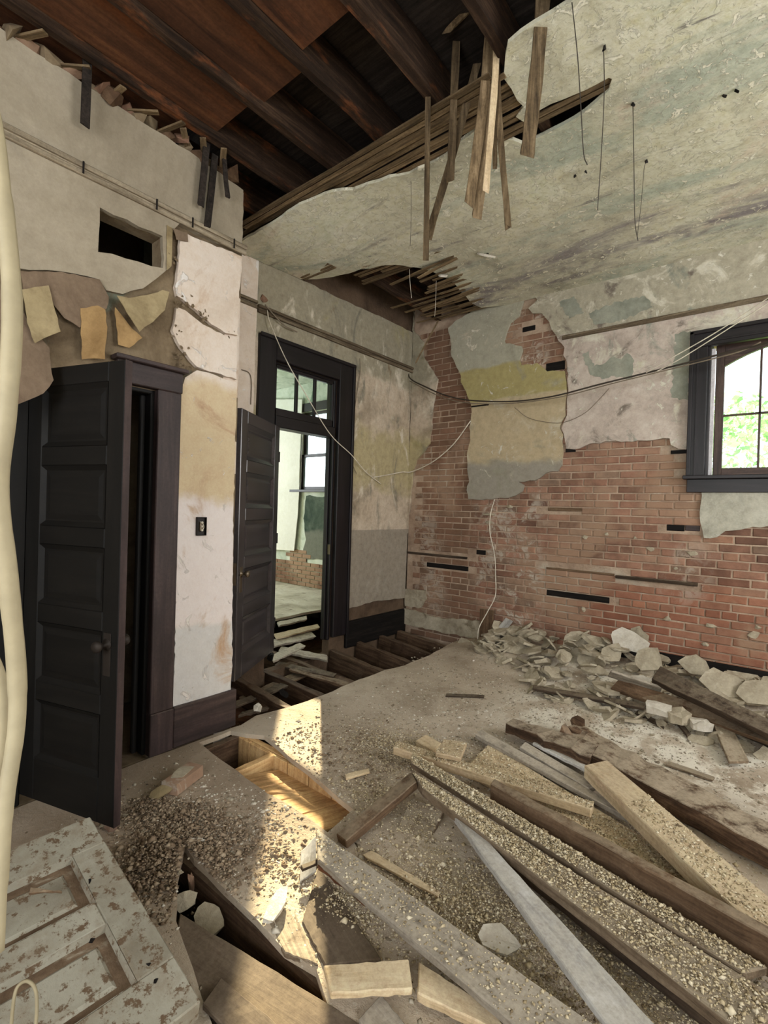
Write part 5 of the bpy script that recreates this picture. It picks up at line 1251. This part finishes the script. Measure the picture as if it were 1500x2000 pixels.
for (x, y) in ((1236, 204), (1180, 94), (1415, 188), (1440, 177), (1262, 316), (1143, 337), (1122, 345), (952, 497)):
    p = pZ(x, y, 3.652); o = put('ceiling_hook', rock_mesh('ceiling_hook', .03, .03, .03, M['char_gap'], 9), p); cadd(o)
p = pZ(948, 498, 3.64); o = put('plaster_flap', slab_mesh('plaster_flap', .16, .1, .015, M['chunk_pale'], 7), p, (.5, .3, .4)); cadd(o)
p = pZ(866, 538, 3.64); o = put('plaster_flap', slab_mesh('plaster_flap', .09, .08, .015, M['chunk_pale'], 6), p, (.6, .2, .4)); cadd(o)

# ---- cables -------------------------------------------------------------------------------
def cable(label, P, r, mat, name='cable', group=None):
    o = tube(name, P, r, M[mat], None, 8, 8); tag(o, label, 'cable', group); return o
cable('thick cream cable hanging close at the left edge', [pH(x, y, h) for x, y, h in ((-60, 40, .66), (-12, 230, .66), (10, 420, .65), (24, 600, .64), (14, 800, .63), (-2, 950, .63), (16, 1130, .63), (32, 1300, .63), (32, 1420, .62), (12, 1560, .6), (2, 1700, .58), (-6, 1860, .56))], [.0068, .0072, .0085, .0092, .0086, .0086, .009, .0086, .008, .0076, .007, .006], 'cable_cream')
cable('second loop of cream cable at the left edge, behind the first', [pH(x, y, .68) for x, y in ((-30, 1250), (2, 1330), (6, 1420), (-4, 1500), (-40, 1560))], .006, 'cable_cream')
cable('small loop of cream cord lying over the fallen white door', [pZ(x, y, z) for x, y, z in ((20, 2030, .24), (26, 1960, .27), (34, 1928, .29), (52, 1916, .3), (68, 1930, .29), (72, 1965, .27), (68, 2030, .24))], .004, 'cable_cream', 'cord')
cable('thin pale wire slanting down across the transom and door frame', [pX(x, y, X) for x, y, X in ((522, 606, XD+.03), (528, 632, XD+.05), (560, 705, XD+.1), (600, 775, XD+.1), (645, 848, XD+.08), (686, 888, XD+.05), (715, 922, XD+.03), (744, 945, XD+.015))], .0045, 'cable_white')
cable('grey wire from the brick socket down to the picture rail over the door', [pX(x, y, XD+.04) for x, y in ((518, 595), (535, 615), (556, 636), (580, 648))], .006, 'cable_grey')
cable('white cable sagging from the door wall across the dark bricks', [pX(730, 932, XD+.02), pX(755, 928, XD+.03), pX(785, 922, XD+.06), pY(805, 921, YB-.05), pY(845, 902, YB-.06), pY(885, 868, YB-.05), pY(919, 822, YB-.03)], .006, 'cable_white')
cable('dark bundled cable sagging across the brick wall from the corner to the window', [pY(x, y, Y) for x, y, Y in ((797, 724, 4.74), (802, 740, 4.7), (830, 755, 4.66), (870, 772, 4.62), (920, 782, 4.6), (1000, 784, 4.58), (1080, 774, 4.56), (1170, 751, 4.54), (1260, 729, 4.52), (1360, 704, 4.48), (1430, 686, 4.44), (1490, 672, 4.4), (1600, 640, 4.3))], .0075, 'cable_dark')
cable('grey cable running with the dark bundled one', [pY(x, y, Y) for x, y, Y in ((800, 744, 4.72), (850, 770, 4.66), (905, 786, 4.62), (990, 788, 4.6), (1090, 776, 4.57), (1200, 748, 4.54), (1330, 716, 4.5), (1440, 688, 4.44), (1486, 668, 4.4))], .005, 'cable_grey')
cable('upper of the two pale wires rising over the window corner', [pY(x, y, Y) for x, y, Y in ((1262, 728, 4.5), (1310, 700, 4.46), (1400, 648, 4.4), (1500, 582, 4.3), (1600, 512, 4.2))], .004, 'cable_white')
cable('lower of the two pale wires rising over the window corner', [pY(x, y, Y) for x, y, Y in ((1280, 727, 4.5), (1330, 700, 4.46), (1410, 650, 4.4), (1500, 592, 4.3), (1600, 528, 4.2))], .004, 'cable_white')
cable('faint thin wire sagging over the tan plaster below the dark cable', [pY(x, y, YB-.04) for x, y in ((1005, 796), (1030, 815), (1065, 824), (1100, 825), (1140, 808), (1170, 780), (1190, 758))], .003, 'cable_grey')
cable('white cord hanging down the bricks to the rubble', [pY(x, y, Y) for x, y, Y in ((966, 975, 4.77), (958, 1005, 4.77), (957, 1040, 4.775), (966, 1085, 4.77), (968, 1130, 4.765), (967, 1165, 4.75), (952, 1195, 4.7), (936, 1225, 4.64), (933, 1248, 4.58), (938, 1264, 4.5), (965, 1280, 4.4))], .005, 'cable_white', 'cord')
cable('thin wire hanging from the picture rail beside the door frame', [pX(x, y, XD+.012) for x, y in ((703, 700), (704, 725), (700, 750), (694, 790), (690, 850), (688, 900), (696, 925))], .0035, 'cable_grey')
cable('thin wire looping on the pier beside the open door', [pX(x, y, XD+.02) for x, y in ((472, 722), (486, 728), (491, 745), (490, 790))], .004, 'cable_grey')

# ---- switch box on the pier ----------------------------------------------------------------
sb = empty('switch_box', tuple(pX(393, 1028, XP+.012))); tag(sb, 'bare black switch box with loose wires in the plaster of the pier', 'switch')
def sp(n, *a, mat='black_box'):
    o = box(n, *a, M[mat], None, .002); o.parent = sb
sp('back_plate', -.01, -.006, -.032, .032, -.058, .058)
for y in (-.032, .028): sp('side', -.01, .012, y, y+.004, -.058, .058)
for z in (-.058, .054): sp('end', -.01, .012, -.032, .032, z, z+.004)
sp('switch_body', -.006, .006, -.012, .014, -.03, .03, mat='brass')
for dz in (-.024, 0, .024): 
    o = lathe('screw', [(.008, 0), (.008, .004), (.003, .006)], M['cable_white'], sb, Matrix.Translation((.006, .001, dz)) @ Matrix.Rotation(R(90), 4, 'Y'), 8)
o = tube('loose_wire', [(.0, -.01, .03), (.012, .0, .02), (.01, .012, -.005), (.012, -.004, -.03)], .003, M['cable_white'], sb, 6)
